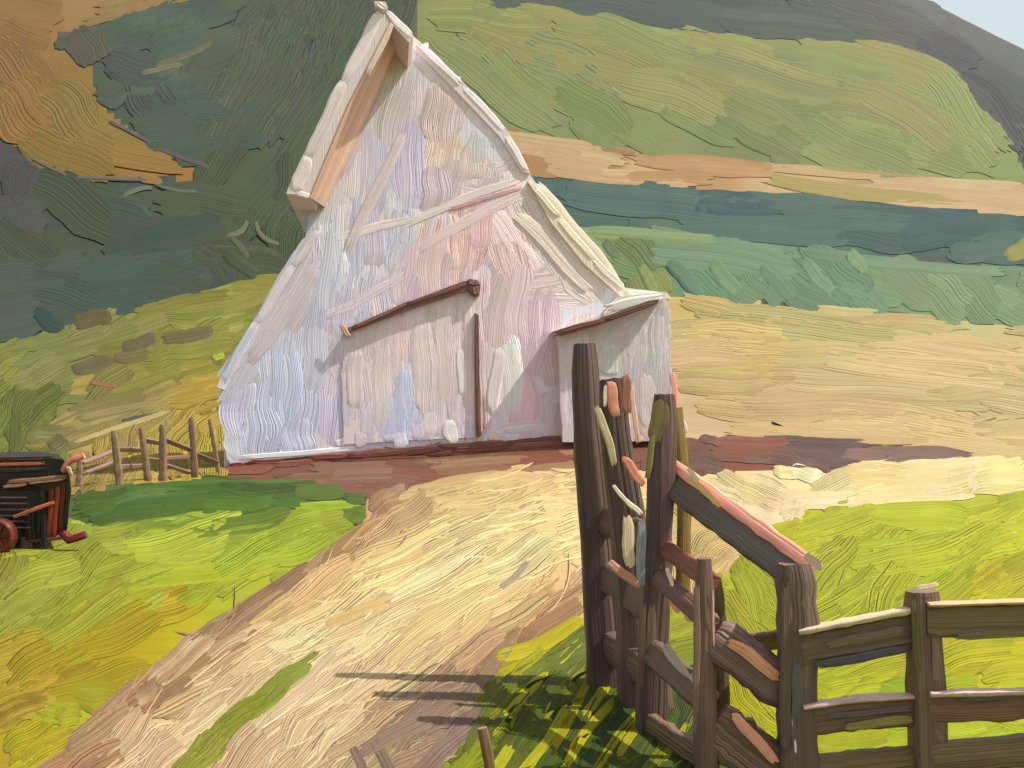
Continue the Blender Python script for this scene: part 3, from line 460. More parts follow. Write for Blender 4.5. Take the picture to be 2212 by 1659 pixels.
dabs(rf, [(834, 24, 892, 82, 16, (214, 196, 186), (224, 206, 196))], hs, KW, lift=.6, thick=.5, nl=14)
dabs(rf, [(900, 92, 1000, 186, 14, (206, 188, 182)), (1000, 186, 1092, 284, 14, (206, 190, 186)), (1092, 290, 1140, 372, 14, (210, 192, 182))], wallsurf(.05), KW, lift=.6, thick=.5, nl=14)
dabs(rf, [(690, 494, 630, 580, 16, (206, 194, 186)), (632, 570, 550, 706, 18, (208, 196, 190), (196, 190, 198)), (555, 690, 478, 832, 18, (204, 198, 200), (190, 188, 200)), (1150, 402, 1210, 470, 14, (206, 184, 156)), (1205, 470, 1285, 562, 16, (206, 188, 158)), (1280, 560, 1350, 626, 16, (200, 186, 164)), (1345, 632, 1446, 640, 14, (196, 186, 168))], wallsurf(.08), KW, lift=.6, thick=.5, nl=14)
roof = rf.done('roof')
# brown boards of the underside of the hood
sf = BP(); A = hp([(843, 42), (749, 228), (668, 424)], HO+.03); B = hp([(858, 100), (788, 262), (700, 446)], .02)
nseg = 26
edge = lambda P, t: np.array([np.interp(t, [0, .5, 1], P[:, k]) for k in range(3)]).T
tt_ = np.linspace(0, 1, nseg); EA, EB = edge(A, tt_), edge(B, tt_); nw_ = 10
for off in (0, .04):
    G = EA[:, None]*(1-np.linspace(0, 1, nw_)[None, :, None])+EB[:, None]*np.linspace(0, 1, nw_)[None, :, None]+np.array([.02, 0, -.02])-np.array([-.3, .05, .3])*off
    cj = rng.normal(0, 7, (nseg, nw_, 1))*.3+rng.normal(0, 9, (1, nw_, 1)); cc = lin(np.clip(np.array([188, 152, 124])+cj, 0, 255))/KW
    sf.add(G, cc, np.stack([np.broadcast_to(tt_[:, None]*14, (nseg, nw_)), np.broadcast_to(np.linspace(-1, 1, nw_)[None], (nseg, nw_)), np.full((nseg, nw_), .4)], -1), .7, [gridq(1, nseg, nw_)])
o = sf.done('soffit', parent=roof)
fn = BP(); c_ = hp([(808, 2), (834, 4), (838, 18), (828, 26), (812, 16)], HO+.1); solid(fn, c_, c_+BACK*.5, (196, 172, 156), KW)
dabs(fn, [(812, 6, 834, 20, 12, (214, 190, 172))], wallsurf(HO+.12), KW, lift=1.5)
fn.done('finial', parent=roof)
# sliding door under a dark slanting track, with a dark edge
dr = BP(); DP = [(744, 716), (1030, 622), (1034, 945), (900, 950), (742, 960)]; d3 = hp(DP, .045); solid(dr, d3, d3+BACK*.06, (204, 186, 178), KW)
brush(dr, DP, [c for c in WC if 730 < c[0] < 1040 and c[1] > 600]+[(900, 690, (200, 180, 164), 90, 110, 30), (980, 660, (198, 180, 160), 90, 90, 30), (840, 720, (206, 182, 168), 90, 110, 30)], wallsurf(.045), KW, cover=4, wide=1.1, thick=.3, angj=1.5, lift=(.1, .6), curvs=.2, tint=.02, colj=8)
dabs(dr, [(770, 745, 764, 890, 38, (202, 186, 176), (208, 190, 182)), (826, 735, 822, 930, 44, (208, 190, 178), (200, 190, 188)), (872, 790, 888, 925, 34, (186, 190, 206), (198, 194, 200)), (912, 680, 918, 900, 50, (206, 188, 176)), (960, 650, 966, 880, 46, (204, 184, 170), (210, 190, 182)), (994, 750, 1000, 860, 20, (212, 206, 190)), (1010, 640, 1012, 920, 20, (206, 180, 172))], wallsurf(.048), KW, lift=.35, thick=.25, nl=16, nw=11)
dabs(dr, [(966, 905, 980, 960, 30, (210, 198, 184))], wallsurf(.06), KW, lift=.4, thick=.4)
door = dr.done('sliding_door')
tk = BP(); tkp = [(742, 724), (752, 708), (860, 660), (1000, 608), (1030, 604), (1038, 616), (1034, 640), (1020, 640), (1012, 626), (880, 670), (770, 712)]
t3 = hp(tkp, .2); solid(tk, t3, t3+BACK*.14, (112, 78, 68), KD)
dabs(tk, [(755, 712, 890, 650, 8, (130, 94, 82)), (870, 660, 1015, 612, 9, (110, 74, 64)), (1008, 608, 1036, 612, 14, (104, 72, 66)), (1024, 616, 1030, 638, 14, (116, 82, 76)), (735, 700, 756, 730, 12, (176, 140, 118))], wallsurf(.2), KD, lift=1, thick=1)
tk.done('door_track', M_WOOD)
de = BP(); dp = hp([(1026, 676), (1034, 680), (1036, 800), (1040, 940), (1028, 946), (1026, 800)], .13); solid(de, dp, dp+BACK*.1, (120, 88, 76), KD)
dabs(de, [(1030, 680, 1031, 860, 9, (112, 82, 76)), (1032, 800, 1036, 945, 9, (126, 90, 74)), (1046, 850, 1046, 930, 6, (186, 150, 124))], wallsurf(.13), KD, lift=1, thick=1)
de.done('door_edge', M_WOOD, parent=door)
# the low projecting lean-to on the right with its dark eave
an = BP(); AP = [(1206, 724), (1300, 692), (1424, 650), (1446, 660), (1448, 800), (1466, 952), (1250, 955), (1216, 955), (1210, 800)]
a3 = hp(AP, .5); solid(an, a3, a3+BACK*.5, (190, 178, 166), KW)
brush(an, AP, [c for c in WC if c[0] > 1190 and c[1] > 600]+[(1240, 800, (196, 178, 168), 90, 120, 34), (1230, 900, (204, 194, 184), 90, 100, 40)], wallsurf(.5), KW, cover=4, wide=1.1, thick=.3, angj=2, lift=(.1, .6), curvs=.2, tint=.02, colj=8)
dabs(an, [(1316, 740, 1318, 815, 44, (184, 178, 164)), (1366, 690, 1368, 780, 28, (188, 178, 166)), (1420, 670, 1424, 810, 42, (184, 174, 164)), (1342, 820, 1350, 930, 30, (198, 180, 160)), (1395, 800, 1400, 930, 40, (196, 178, 162)), (1452, 800, 1462, 900, 12, (222, 140, 122), (226, 160, 140)), (1456, 880, 1480, 940, 24, (208, 178, 164))], wallsurf(.5), KW, lift=.5, thick=.25, nl=16, nw=10)
annex = an.done('lean_to_wall')
ar = BP(); a3 = hp([(1196, 716), (1290, 684), (1340, 640), (1440, 630), (1436, 640), (1412, 656), (1300, 700), (1204, 722)], .75)
solid(ar, a3, a3+BACK*.75, (196, 184, 166), KW)
dabs(ar, [(1300, 668, 1440, 640, 24, (198, 188, 170), (206, 196, 178)), (1300, 690, 1350, 650, 22, (200, 184, 164))], wallsurf(.76), KW, lift=1.2, thick=1.2)
ar.done('lean_to_roof')
ev = BP(); a3 = hp([(1194, 716), (1290, 690), (1400, 650), (1424, 646), (1420, 656), (1390, 668), (1300, 700), (1214, 726)], .9)
solid(ev, a3, a3+BACK*.14, (104, 72, 62), KD)
dabs(ev, [(1200, 717, 1310, 690, 10, (110, 70, 58)), (1300, 694, 1418, 652, 9, (92, 64, 60))], wallsurf(.9), KD, lift=1, thick=1)
ev.done('eave_board', M_WOOD)

# ================================================================== FENCES
def beam(mb, pts, w, d, colA, colB, k=None, nr=14, nc=16, seed=None, taper=(1, 1), rough_=.06, side=None, cap_col=None):
    """rough hewn timber through pts (space); w across, d deep; colours run in streaks along the grain"""
    k = KD if k is None else k
    pts = np.asarray(pts, float); n = len(pts); t = np.linspace(0, 1, nr)
    seg = np.r_[0, np.cumsum(np.linalg.norm(np.diff(pts, axis=0), axis=1))]; L = seg[-1]
    C = np.stack([np.interp(t*L, seg, pts[:, i]) for i in range(3)], 1)
    T = np.gradient(C, axis=0); T /= np.linalg.norm(T, axis=1, keepdims=True)
    ref = np.array([0, 1, 0.]) if side is None else np.asarray(side, float)
    A = np.cross(T, ref); A /= np.linalg.norm(A, axis=1, keepdims=True); B = np.cross(A, T)
    a = np.linspace(0, 2*np.pi, nc, endpoint=False)
    ca, sa = np.cos(a), np.sin(a); p = .42
    X = np.sign(ca)*np.abs(ca)**p; Y = np.sign(sa)*np.abs(sa)**p
    ww = np.linspace(taper[0], taper[1], nr)*(1+rough_*rng.normal(0, 1, nr)); rc = 1+rough_*.8*rng.normal(0, 1, nc)
    endk = np.ones(nr); endk[0] = endk[-1] = .88
    V = C[:, None]+A[:, None]*(X*rc)[None, :, None]*(w/2*ww*endk)[:, None, None]+B[:, None]*(Y*rc)[None, :, None]*(d/2*ww*endk)[:, None, None]
    V = V+rng.normal(0, w*.012, V.shape)
    mx = np.clip(rng.random((1, nc, 1))*1.3-.3+.25*rng.normal(0, 1, (nr, 1, 1))*.5, 0, 1)
    cc = (lin(colA)*(1-mx)+lin(colB)*mx)/k
    sd_ = rng.random() if seed is None else seed
    st = np.stack([np.broadcast_to((t*L/w*.6)[:, None], (nr, nc)), np.broadcast_to((np.abs(a-np.pi)/np.pi*3)[None], (nr, nc)), np.full((nr, nc), sd_)], -1)
    i = np.arange(nr-1)[:, None]; j = np.arange(nc)[None]; j2 = (j+1) % nc
    q = np.stack([i*nc+j, i*nc+j2, (i+1)*nc+j2, (i+1)*nc+j], -1).reshape(-1, 4)
    mb.add(V, cc, st, w*.8, [q])
    ccap = lin(cap_col if cap_col is not None else colB)/k
    for r_, fl in ((0, 1), (nr-1, -1)):
        ring = V[r_]; mb.add(ring, ccap, np.stack([ring[:, 0]*8, ring[:, 2]*8, ring[:, 0]*0], -1), w*.6, [np.arange(nc)[::fl]])
def wood_strokes(mb, L_, Y, lift=.3, thick=.5):
    """short thick strokes of weathering, painted-in highlights and shade on timber that stands at distance Y"""
    def g(X_, Y_):
        a, b = px2dir(X_, Y_); yy = np.full(X_.shape, Y) if np.isscalar(Y) else 1/(1/Y[0]+(1/Y[1]-1/Y[0])*np.clip((X_-Y[2])/(Y[3]-Y[2]), -.15, 1.15)); P = np.stack([a*yy, yy, EYE+b*yy], -1)
        return P, np.broadcast_to(np.array([0, -1., 0]), P.shape), np.ones(X_.shape, bool)
    dabs(mb, L_, g, KD*.85, lift=lift, thick=thick, nl=12, nw=8)
def part(name, mb, parent, mat=None): 
    o = mb.build(name, mat or M_WOOD); o.parent = parent; o.location = tuple(-np.array(parent.location)); return o
BR, BR2, GY, OL = (98, 76, 70), (126, 100, 84), (112, 98, 88), (110, 100, 56)
PK, PK2, CR = (222, 156, 130), (232, 184, 160), (216, 196, 168)
fence = tag(empty('wooden_fence', foot(1300, 1490)), 'dark rough timber fence with tall gateposts, leaning brace and split rails beside the pale road', 'fence')
def wpx(px, Y): return px*Y/F
def post(L_, Y, w, cA=BR, cB=BR2, strokes=(), d=None, name='post', taper=(1, 1), rough_=.05, label=None):
    mb = MB(); beam(mb, [at(x, y, Y) for x, y in L_], wpx(w, Y), wpx(d or w, Y), cA, cB, taper=taper, rough_=rough_)
    if strokes: wood_strokes(mb, strokes, Y-wpx(d or w, Y)*.47)
    o = part(name, mb, fence)
    if label: o['label'] = label
    return o
def rail(x0, y0, Y0, x1, y1, Y1, w, cA=BR, cB=BR2, top=None, strokes=(), d=None, mid=None):
    mb = MB(); P0, P1 = at(x0, y0, Y0), at(x1, y1, Y1); pts = [P0, P1]
    if mid is not None: pts = [P0, at(mid[0], mid[1], (Y0+Y1)/2), P1]
    Ym = (Y0+Y1)/2; W_ = wpx(w, Ym); D_ = W_*.45 if d is None else d
    beam(mb, pts, W_, D_, cA, cB, rough_=.04)
    if top is not None:      # upper edge painted lighter, a sunlit highlight put into the colour
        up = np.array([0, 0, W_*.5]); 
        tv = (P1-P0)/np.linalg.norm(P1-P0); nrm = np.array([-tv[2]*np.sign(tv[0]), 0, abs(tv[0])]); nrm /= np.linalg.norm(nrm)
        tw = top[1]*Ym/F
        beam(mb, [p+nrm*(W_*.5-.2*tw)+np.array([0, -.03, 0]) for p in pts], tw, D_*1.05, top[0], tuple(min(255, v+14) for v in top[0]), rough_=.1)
    if strokes: wood_strokes(mb, strokes, (Y0-D_*.5-.012, Y1-D_*.5-.012, x0, x1))
    return part('rail', mb, fence)
YA, YB, YC, YD, YE, YF = 8.0, 7.5, 6.9, 6.05, 6.0, 5.9
post([(1316, 1520), (1300, 1300), (1285, 1100), (1268, 900), (1262, 742)], YA, 62, (80, 64, 62), (100, 82, 74), taper=(1.4, .82), label='tallest gatepost, square topped',
     strokes=[(1292, 1096, 1288, 1150, 26, (214, 184, 148), (200, 180, 160)), (1310, 1190, 1330, 1460, 22, (106, 92, 86)), (1350, 1335, 1348, 1408, 20, (156, 160, 40), (132, 136, 40))])
post([(1400, 1580), (1378, 1300), (1356, 1120), (1332, 960), (1322, 818)], YB, 90, (84, 68, 64), (104, 84, 76), taper=(1.25, .62), name='brace', label='dark board leaning against the tallest gatepost',
     strokes=[(1318, 818, 1330, 905, 24, (206, 128, 104), (228, 168, 142)), (1308, 830, 1306, 880, 8, (222, 206, 186)), (1352, 805, 1354, 900, 22, (146, 90, 74), (160, 120, 96)), (1362, 830, 1378, 960, 10, (226, 170, 148)), (1290, 872, 1332, 1008, 17, (190, 174, 132), (168, 158, 120), -.2)])
post([(1405, 1640), (1412, 1400), (1420, 1200), (1432, 1000), (1436, 852)], YC, 64, (84, 66, 66), (102, 82, 72), taper=(1.1, .85), label='post with olive rounded head',
     strokes=[(1434, 862, 1414, 960, 40, (112, 100, 60), (92, 84, 56)), (1412, 930, 1398, 1040, 14, (112, 106, 56)), (1346, 985, 1392, 1052, 20, (196, 118, 98), (216, 146, 122)), (1322, 1046, 1366, 1098, 9, (214, 204, 170)), (1350, 1080, 1388, 1112, 12, (210, 200, 168)), (1355, 1110, 1360, 1230, 26, (208, 188, 146), (220, 206, 176)), (1386, 1120, 1384, 1270, 20, (150, 154, 160), (120, 110, 106)), (1312, 1212, 1386, 1270, 20, (188, 134, 112), (172, 140, 100)),
              (1440, 900, 1436, 1230, 26, (96, 72, 76), (112, 86, 84)), (1400, 1290, 1402, 1620, 40, (104, 88, 72), (122, 96, 76))])
post([(1474, 1300), (1478, 1100), (1472, 980), (1462, 880)], 7.25, 30, (136, 112, 62), (156, 128, 70), taper=(1, .8), label='yellow-brown post behind the others')
post([(1528, 1720), (1522, 1500), (1522, 1350), (1520, 1206)], YD, 48, (98, 76, 68), (118, 92, 78), taper=(1.15, .75), strokes=[(1540, 1270, 1542, 1400, 4, (206, 160, 140)), (1506, 1250, 1504, 1600, 16, (110, 86, 74))], label='shorter post with rounded tip')
post([(1556, 1720), (1560, 1500), (1558, 1360), (1546, 1250)], YD+.25, 34, (118, 102, 66), (100, 84, 62), taper=(1.1, .7))
post([(1722, 1760), (1722, 1560), (1724, 1380), (1716, 1216)], YE, 82, (96, 80, 72), (112, 96, 78), taper=(1.0, .98), label='corner post where the sloping board meets the level rails',
     strokes=[(1700, 1240, 1696, 1640, 24, (90, 74, 68)), (1740, 1250, 1738, 1500, 22, (104, 90, 78)), (1724, 1420, 1722, 1620, 26, (92, 86, 88), (104, 98, 80)), (1712, 1550, 1722, 1655, 5, (206, 196, 180))])
post([(2012, 1800), (2004, 1600), (1998, 1430), (1992, 1276)], YF, 72, (100, 80, 72), (116, 96, 78), taper=(1.1, .9), label='post between the level rails at the right edge',
     strokes=[(1978, 1270, 2030, 1262, 11, (214, 188, 162)), (1972, 1290, 1986, 1480, 16, (82, 78, 52), (110, 110, 50)), (2020, 1300, 2030, 1640, 22, (112, 88, 78))])
post([(2330, 1800), (2326, 1500), (2322, 1268)], 5.8, 74, (100, 80, 72), (116, 96, 78), taper=(1.1, .9))
# sloping rails from the gateposts down to the corner post
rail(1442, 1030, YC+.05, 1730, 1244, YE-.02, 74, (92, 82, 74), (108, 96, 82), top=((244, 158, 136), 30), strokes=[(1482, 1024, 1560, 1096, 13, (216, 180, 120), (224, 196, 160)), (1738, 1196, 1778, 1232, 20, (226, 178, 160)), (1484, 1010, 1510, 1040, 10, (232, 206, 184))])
rail(1430, 1180, YC, 1545, 1262, YD, 40, (136, 78, 68), (120, 72, 62))
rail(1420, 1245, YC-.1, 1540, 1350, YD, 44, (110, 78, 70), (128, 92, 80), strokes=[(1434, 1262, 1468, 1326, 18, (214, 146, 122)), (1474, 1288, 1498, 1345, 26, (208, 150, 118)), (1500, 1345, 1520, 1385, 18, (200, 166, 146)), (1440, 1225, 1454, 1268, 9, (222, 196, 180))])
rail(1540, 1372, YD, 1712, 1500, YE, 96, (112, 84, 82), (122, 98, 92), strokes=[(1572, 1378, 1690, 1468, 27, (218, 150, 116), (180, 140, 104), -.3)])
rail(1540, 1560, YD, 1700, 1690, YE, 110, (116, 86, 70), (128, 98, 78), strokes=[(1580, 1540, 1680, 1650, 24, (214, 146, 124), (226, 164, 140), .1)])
rail(1400, 1400, YC, 1535, 1520, YD, 60, (96, 76, 66), (116, 94, 78), strokes=[(1430, 1390, 1510, 1502, 24, (172, 158, 148), (206, 190, 176), .1), (1500, 1490, 1512, 1520, 14, (214, 170, 148))])
rail(1395, 1560, YC, 1540, 1660, YD, 60, (104, 84, 66), (122, 96, 76))
rail(1300, 1120, YA, 1430, 1180, YC, 66, (98, 76, 68), (116, 92, 80)); rail(1300, 1240, YA, 1420, 1320, YC, 66, (98, 76, 68), (110, 90, 78))
rail(1310, 1390, YA, 1420, 1470, YC, 72, (92, 76, 70), (104, 88, 78))
# level rails
rail(1630, 1388, 6.5, 1700, 1378, 6.1, 46, (98, 84, 70), (120, 104, 72))
rail(1730, 1402, YE-.05, 1990, 1352, YF, 88, (106, 90, 72), (120, 104, 80), top=((184, 166, 134), 11), strokes=[(1755, 1440, 1970, 1400, 20, (76, 70, 78)), (1780, 1395, 1960, 1360, 20, (120, 94, 82), (110, 96, 66))])  # darkest stroke paints the shade under the rail
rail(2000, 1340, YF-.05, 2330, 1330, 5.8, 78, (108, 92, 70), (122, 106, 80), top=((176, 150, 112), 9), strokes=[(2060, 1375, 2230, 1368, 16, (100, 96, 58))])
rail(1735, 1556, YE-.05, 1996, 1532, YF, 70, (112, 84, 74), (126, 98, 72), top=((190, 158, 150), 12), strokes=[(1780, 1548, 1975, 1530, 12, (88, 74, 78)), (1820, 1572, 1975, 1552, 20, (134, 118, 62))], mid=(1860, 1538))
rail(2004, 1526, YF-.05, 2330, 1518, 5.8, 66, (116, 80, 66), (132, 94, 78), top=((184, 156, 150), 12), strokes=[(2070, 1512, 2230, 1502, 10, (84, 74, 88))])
rail(1740, 1668, YE-.05, 2000, 1640, YF, 70, (110, 90, 66), (120, 100, 70)); rail(2006, 1640, YF-.05, 2330, 1612, 5.8, 70, (110, 90, 74), (118, 104, 66))
# the small far fence left of the barn
fence0 = fence
ff = tag(empty('paddock_fence', foot(320, 1040)), 'small low brown post and rail fence left of the white barn', 'fence')
fence = ff
for px, yt, pb, yb, w in [(172, 990, 170, 1052, 13), (245, 930, 258, 1048, 17), (304, 925, 320, 1038, 16), (351, 918, 352, 1038, 18), (413, 902, 421, 1030, 16), (452, 905, 472, 1022, 10)]:
    Yb = foot(pb, yb)[1]; mb = MB(); beam(mb, [at(pb, yb+2, Yb), at((px+pb)/2+1, (yt+yb)/2, Yb), at(px, yt, Yb)], wpx(w, Yb), wpx(w*.8, Yb), (128, 104, 82), (116, 94, 78), taper=(1, .7), rough_=.08)
    part('post', mb, ff)
for x0, y0, x1, y1, w in [(178, 1000, 250, 972, 13), (250, 970, 308, 972, 12), (308, 950, 352, 958, 12), (352, 948, 416, 974, 12), (416, 978, 470, 1000, 11), (178, 1024, 250, 996, 12), (252, 1010, 316, 1006, 12), (316, 992, 352, 996, 11), (352, 990, 418, 986, 9), (356, 1004, 410, 1022, 9)]:
    Y0 = np.interp(x0, [170, 470], [foot(170, 1052)[1], foot(472, 1022)[1]])-.15; Y1 = np.interp(x1, [170, 470], [foot(170, 1052)[1], foot(472, 1022)[1]])-.15
    mb = MB(); beam(mb, [at(x0, y0, Y0), at(x1, y1, Y1)], wpx(w, Y0), .06, (130, 104, 88), (116, 94, 84), nr=8)
    part('rail', mb, ff)
fence = fence0

# ================================================================== OLD FARM MACHINE at the left edge
KM = np.array([1.5, 1.5, 1.5])
G0 = foot(80, 1188); YM = G0[1]
fm = tag(empty('farm_machine', G0), 'rusty red and black farm machine on the grass, cut off by the left edge', 'farm machine')
def mp(L_, off=0.0): return np.array([at(x, y, YM) for x, y in L_])+np.array([0, off, 0])
def mstrokes(mb, L_, off=0.0, lift=.8, thick=1.2):
    def g(X_, Y_):
        a, b = px2dir(X_, Y_); yy = np.full(X_.shape, YM+off); P = np.stack([a*yy, yy, EYE+b*yy], -1)
        return P, np.broadcast_to(np.array([0, -1., 0]), P.shape), np.ones(X_.shape, bool)
    dabs(mb, L_, g, KM, lift=lift, thick=thick, nl=12, nw=7)
def mpart(name, mb, parent=None):
    o = mb.build(name, M_RUST); par = parent or fm; o.parent = par; o.location = tuple(-G0) if par is fm else (0, 0, 0); return o
BK = np.array([-.62, 1.4, 0])
b = MB(); P = mp([(-260, 1028), (150, 1024), (154, 1060), (142, 1150), (96, 1168), (-260, 1160)]); solid(b, P, P+BK, (60, 36, 32), KM)
mstrokes(b, [(112, 1050, 104, 1165, 12, (178, 76, 42), (96, 44, 34)), (126, 1045, 116, 1165, 10, (190, 84, 46), (120, 52, 36)), (138, 1040, 130, 1160, 10, (96, 42, 34), (150, 66, 44)), (148, 1040, 142, 1150, 8, (40, 26, 26)), (96, 1060, 90, 1170, 14, (50, 32, 32), (90, 44, 34)), (-40, 1050, 95, 1056, 14, (44, 40, 48), (80, 50, 44)), (60, 1170, 150, 1160, 8, (120, 58, 48))])
mpart('body', b)
b = MB(); P = mp([(-270, 1000), (-100, 990), (90, 986), (140, 992), (156, 1010), (152, 1030), (90, 1036), (-270, 1040)], -.06); solid(b, P, P+BK+np.array([0, .1, 0]), (40, 30, 34), KM)
mstrokes(b, [(-60, 1006, 106, 1000, 8, (206, 104, 76), (226, 130, 100)), (-60, 1018, 112, 1012, 12, (34, 32, 42), (60, 50, 56)), (-60, 994, 120, 988, 8, (90, 52, 44), (60, 44, 42)), (10, 1042, 150, 1030, 11, (150, 112, 92), (222, 150, 116)), (4, 1052, 60, 1046, 7, (226, 150, 112)), (60, 1044, 142, 1034, 6, (232, 176, 150))], -.07)
hood = mpart('hood', b)
b = MB(); P = mp([(-120, 1066), (92, 1066), (88, 1150), (60, 1150), (30, 1126), (-120, 1126)], -.03); solid(b, P, P+np.array([0, .08, 0]), (36, 36, 44), KM); gr = mpart('grille', b)
for i in range(6):
    b = MB(); y = 1076+i*13; x1 = 60 if i < 4 else 66; b0 = at(-110, y, YM-.06); b1 = at(x1, y-1, YM-.06); beam(b, [b0, b1], wpx(4.5, YM), .03, (112, 76, 76), (52, 44, 52), k=KM, nr=6, nc=10)
    mpart('louvre', b, gr)
b = MB(); beam(b, [at(30, 1117, YM-.12), at(80, 1098, YM-.13), at(116, 1085, YM-.12)], wpx(8, YM), .04, (214, 120, 82), (190, 96, 64), k=KM, nr=8); mpart('lever', b)
b = MB(); beam(b, [at(58, 1192, YM+.05), at(54, 1140, YM+.05)], wpx(24, YM), .09, (120, 104, 96), (92, 80, 78), k=KM, nr=8); mpart('leg', b)
b = MB(); beam(b, [at(96, 1178, YM), at(92, 1060, YM-.02)], wpx(12, YM), .07, (40, 40, 50), (58, 50, 54), k=KM, nr=8); mpart('leg', b)
b = MB(); beam(b, [at(138, 1152, YM-.05), at(150, 1166, YM-.08), at(186, 1154, YM-.05)], wpx(17, YM), .14, (150, 40, 36), (96, 34, 34), k=KM, nr=9); mpart('step', b)
b = MB(); beam(b, [at(136, 1018, YM-.1), at(150, 996, YM-.1), at(182, 984, YM-.08)], wpx(14, YM), .1, (206, 92, 72), (226, 150, 124), k=KM, nr=9)
mstrokes(b, [(144, 1006, 156, 1028, 10, (220, 176, 150))], -.16); mpart('bracket', b)
def wheel(cx, cy, Y, rad, wid):
    c = at(cx, cy, Y); tb = MB(); nA, nB = 40, 12; r2 = rad*.2
    a = np.linspace(0, 2*np.pi, nA, endpoint=False)[:, None]; bb = np.linspace(0, 2*np.pi, nB, endpoint=False)[None]
    rr = rad-r2+r2*np.cos(bb)*(1+.05*np.sin(a*20)); V = np.stack([c[0]+rr*np.cos(a), c[1]+wid*np.sin(bb)+0*a, c[2]+rr*np.sin(a)], -1)
    i = np.arange(nA)[:, None]; j = np.arange(nB)[None]; q = np.stack([i*nB+j, ((i+1) % nA)*nB+j, ((i+1) % nA)*nB+(j+1) % nB, i*nB+(j+1) % nB], -1).reshape(-1, 4)
    tb.add(V, lin((116, 50, 36))/KM, np.stack([a*3+0*bb, bb+0*a, .3+0*a+0*bb], -1), .1, [q]); t = mpart('tyre', tb)
    rb = MB(); ring = [(c+np.array([np.cos(x)*(rad-r2*1.2), -wid*.3, np.sin(x)*(rad-r2*1.2)])) for x in np.linspace(0, 2*np.pi, 24, endpoint=False)]
    ring = np.array(ring); solid(rb, ring, ring+np.array([0, wid*.6, 0]), (132, 60, 40), KM)
    for x in np.linspace(0, np.pi, 4)[:3]: beam(rb, [c+np.array([np.cos(x), 0, np.sin(x)])*rad*.7+[0, -wid*.4, 0], c-np.array([np.cos(x), 0, np.sin(x)])*rad*.7+[0, -wid*.4, 0]], rad*.16, .04, (150, 70, 44), (84, 40, 34), k=KM, nr=6, nc=8)
    mpart('rim', rb, t)
wheel(-4, 1158, YM-.32, .23, .09); wheel(-190, 1158, YM-.32, .23, .09)
# ================================================================== SHRUBS, TREE, GRASS
def blob_strokes(mb, c, rx, ry, rz, cA, cB, n, ln, wi, k, tilt=0.0):
    nu, nv = 22, 14
    u = np.linspace(0, 2*np.pi, nu, endpoint=False)[:, None]; v = np.linspace(.08, np.pi-.08, nv)[None]
    b_ = .86+.12*np.sin(u*3+c[0])*np.sin(v*4)+.08*np.sin(u*7+1)*np.sin(v*6)
    V = np.stack([c[0]+rx*b_*np.sin(v)*np.cos(u), c[1]+ry*b_*np.sin(v)*np.sin(u), c[2]+rz*b_*np.cos(v)], -1)
    i = np.arange(nu)[:, None]; j = np.arange(nv-1)[None]; q = np.stack([i*nv+j, i*nv+j+1, ((i+1) % nu)*nv+j+1, ((i+1) % nu)*nv+j], -1).reshape(-1, 4)
    mb.add(V, lin(cA)/k, np.stack([u*3+0*v, v*3+0*u, .5+0*u+0*v], -1), wi, [q])
    # thick leaf strokes all over, some standing clear of the mass
    d = rng.normal(0, 1, (n, 3)); d /= np.linalg.norm(d, axis=1, keepdims=True); R = rng.uniform(.84, 1.12, n)[:, None]
    P0 = np.asarray(c)+d*np.array([rx, ry, rz])*R
    nn = d/np.array([rx, ry, rz]); nn /= np.linalg.norm(nn, axis=1, keepdims=True)
    t = np.cross(nn, [0, 0, 1.]); t += 1e-3; t /= np.linalg.norm(t, axis=1, keepdims=True); w = np.cross(nn, t)
    an = rng.normal(tilt, .5, n)[:, None]; T = t*np.cos(an)+w*np.sin(an); B = -t*np.sin(an)+w*np.cos(an)
    nl, nw = 8, 6; L = rng.uniform(.6, 1.3, n)*ln; Wd = rng.uniform(.6, 1.2, n)*wi
    s_ = np.linspace(-.5, .5, nl)[None, :, None]; vv = np.linspace(-1, 1, nw)[None, None]
    ss = s_*L[:, None, None]*(1-.25*rng.random((n, 1, nw))); off = vv*.5*Wd[:, None, None]*(1-.5*np.abs(s_*2)**3)
    drop = -(ss**2)/(2*min(rx, rz))+.08*Wd[:, None, None]*(1-vv**2)
    G = P0[:, None, None]+T[:, None, None]*ss[..., None]+B[:, None, None]*off[..., None]+nn[:, None, None]*drop[..., None]
    mx = rng.random((n, 1, 1, 1))*.8+.2*rng.random((n, 1, nw, 1)); cc = (lin(cA)*(1-mx)+lin(cB)*mx)/k*np.ones((1, nl, 1, 1))
    mb.add(G, cc, np.stack([ss/Wd[:, None, None], vv+0*ss, rng.random((n, 1, 1))+0*ss], -1), np.broadcast_to(Wd[:, None, None], ss.shape), [gridq(n, nl, nw)])
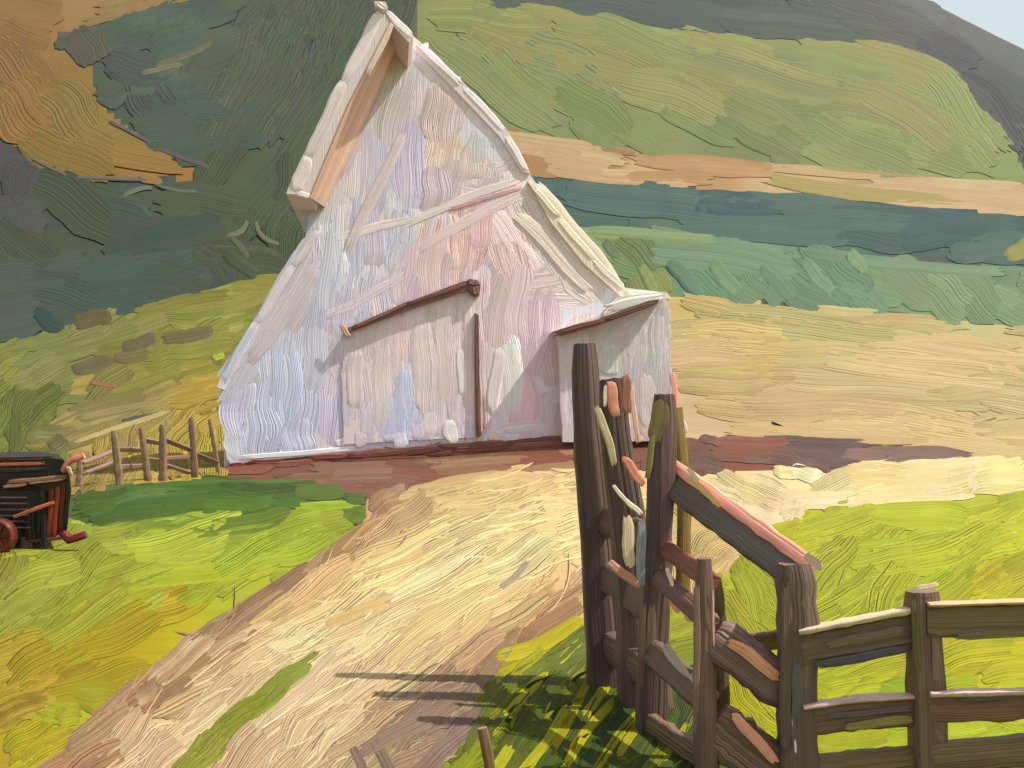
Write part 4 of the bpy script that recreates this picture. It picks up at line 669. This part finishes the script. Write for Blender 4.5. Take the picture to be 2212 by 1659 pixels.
def plant(name, label, cat, px, py, wpx_, hpx, cA, cB, n=70, group=None, trunk=.0):
    g = foot(px, py); Y = g[1]; W_, H_ = wpx(wpx_, Y), wpx(hpx, Y)
    root = tag(empty(name, g), label, cat, group)
    mb = MB(); blob_strokes(mb, g+np.array([0, W_*.3, H_*(trunk+(1-trunk)*.5)]), W_*.5, W_*.4, H_*(1-trunk)*.52, cA, cB, n, max(W_, H_)*.4, min(W_, H_)*.24, K['low'])
    o = mb.build('crown', M_HILL); o.parent = root; o.location = tuple(-g)
    mb = MB(); 
    for k_ in range(3): beam(mb, [g+np.array([0, W_*.3, -.1]), g+np.array([(k_-1)*W_*.06, W_*.3, H_*(trunk*.6+.1)]), g+np.array([(k_-1)*W_*.22, W_*.3+.05*k_, H_*(trunk+.35)])], H_*.06, H_*.06, (92, 76, 60), (76, 66, 54), k=K['low'], nr=8, nc=10, taper=(1.2, .5))
    o = mb.build('stem' if trunk < .1 else 'trunk', M_WOOD); o.parent = root; o.location = tuple(-g)
    return root
def blades(mb, spots, n, cols, hgt, wid, lean, k):
    P = np.concatenate([unproj(rng.uniform(x0, x1, int(n*f)), rng.uniform(y0, y1, int(n*f)))[0] for x0, x1, y0, y1, f in spots]); n = len(P)
    nl, nw = 9, 5; s_ = np.linspace(0, 1, nl)[None, :, None]; v = np.linspace(-1, 1, nw)[None, None]
    H = rng.uniform(.55, 1.25, n)*hgt; az = rng.normal(0, .5, n); ln_ = rng.normal(lean, .25, n)
    D = np.stack([np.cos(az), np.sin(az), 0*az], 1); Wd = rng.uniform(.6, 1.3, n)*wid
    hor = (ln_*H)[:, None, None]*(s_**1.7); ver = H[:, None, None]*(s_-.25*s_**3)
    sd_ = np.stack([-D[:, 1]*.5+.85*np.cos(ln_), D[:, 0]*.2, -np.sin(ln_)*.6], 1); sd_ /= np.linalg.norm(sd_, axis=1, keepdims=True)
    ww = (Wd[:, None, None]*.5*v)*(1.02-s_**2.2)*(.5+.5*np.minimum(1, s_*4))
    G = P[:, None, None]+D[:, None, None]*hor[..., None]+np.array([0, 0, 1.])*ver[..., None]+sd_[:, None, None]*ww[..., None]-np.array([0, 0, .02])
    G = G+np.array([0, -1, 0])*(.06*Wd[:, None, None]*(1-v**2))[..., None]
    ci = rng.integers(0, len(cols), n); cc = np.array([lin(cols[i]) for i in ci])*rng.uniform(.85, 1.15, (n, 1))
    cc = cc[:, None, None]/k*(1+.18*rng.normal(0, 1, (n, 1, nw, 1)))*np.ones((1, nl, 1, 1))
    mb.add(G, np.clip(cc, .002, .8), np.stack([s_*H[:, None, None]/Wd[:, None, None]+0*v, v+0*s_+0*H[:, None, None], rng.random((n, 1, 1))+0*s_*v], -1), .4*np.broadcast_to(Wd[:, None, None], ww.shape), [gridq(n, nl, nw)])
mb = MB()
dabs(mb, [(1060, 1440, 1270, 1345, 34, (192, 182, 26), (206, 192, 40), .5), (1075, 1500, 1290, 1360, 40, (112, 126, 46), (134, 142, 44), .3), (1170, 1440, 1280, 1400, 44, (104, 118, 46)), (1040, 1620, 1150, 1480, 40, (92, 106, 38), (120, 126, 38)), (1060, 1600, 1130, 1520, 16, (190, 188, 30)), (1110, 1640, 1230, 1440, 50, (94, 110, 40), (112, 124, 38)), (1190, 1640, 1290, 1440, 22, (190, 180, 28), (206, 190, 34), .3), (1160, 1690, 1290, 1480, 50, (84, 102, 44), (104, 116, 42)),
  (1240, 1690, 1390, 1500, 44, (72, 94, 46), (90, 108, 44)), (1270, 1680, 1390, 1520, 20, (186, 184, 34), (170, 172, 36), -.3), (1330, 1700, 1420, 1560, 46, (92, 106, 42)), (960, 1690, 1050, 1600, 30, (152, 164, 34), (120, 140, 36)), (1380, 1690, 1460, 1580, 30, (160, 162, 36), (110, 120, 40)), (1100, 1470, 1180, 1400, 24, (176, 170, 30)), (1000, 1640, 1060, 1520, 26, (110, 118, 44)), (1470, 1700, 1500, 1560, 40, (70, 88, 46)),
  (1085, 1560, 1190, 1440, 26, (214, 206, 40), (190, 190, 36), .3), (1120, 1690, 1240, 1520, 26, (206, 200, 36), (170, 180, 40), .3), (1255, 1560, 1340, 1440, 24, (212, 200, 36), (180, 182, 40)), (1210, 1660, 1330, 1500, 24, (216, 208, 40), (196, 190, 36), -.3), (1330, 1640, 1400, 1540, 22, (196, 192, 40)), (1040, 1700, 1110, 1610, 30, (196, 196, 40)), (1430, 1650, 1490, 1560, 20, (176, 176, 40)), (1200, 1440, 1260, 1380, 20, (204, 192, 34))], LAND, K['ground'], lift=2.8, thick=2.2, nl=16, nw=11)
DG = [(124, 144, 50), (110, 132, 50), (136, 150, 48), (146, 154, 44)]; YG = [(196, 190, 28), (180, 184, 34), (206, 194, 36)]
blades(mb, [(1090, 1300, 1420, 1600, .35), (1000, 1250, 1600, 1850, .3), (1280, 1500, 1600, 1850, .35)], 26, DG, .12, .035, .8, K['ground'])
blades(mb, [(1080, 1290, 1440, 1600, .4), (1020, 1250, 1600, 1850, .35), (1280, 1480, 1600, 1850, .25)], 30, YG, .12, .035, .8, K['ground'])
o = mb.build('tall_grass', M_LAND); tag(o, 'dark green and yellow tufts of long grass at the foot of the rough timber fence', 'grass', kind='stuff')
st_ = foot(1062, 1690); stake = MB(); beam(stake, [at(1064, 1720, st_[1]), at(1056, 1640, st_[1]), at(1042, 1572, st_[1])], wpx(22, st_[1]), wpx(18, st_[1]), (112, 84, 62), (128, 100, 76), nr=9)
o = stake.build('stake', M_WOOD, origin=st_); tag(o, 'short crooked brown stake in the grass at the bottom edge of the road', 'stake')
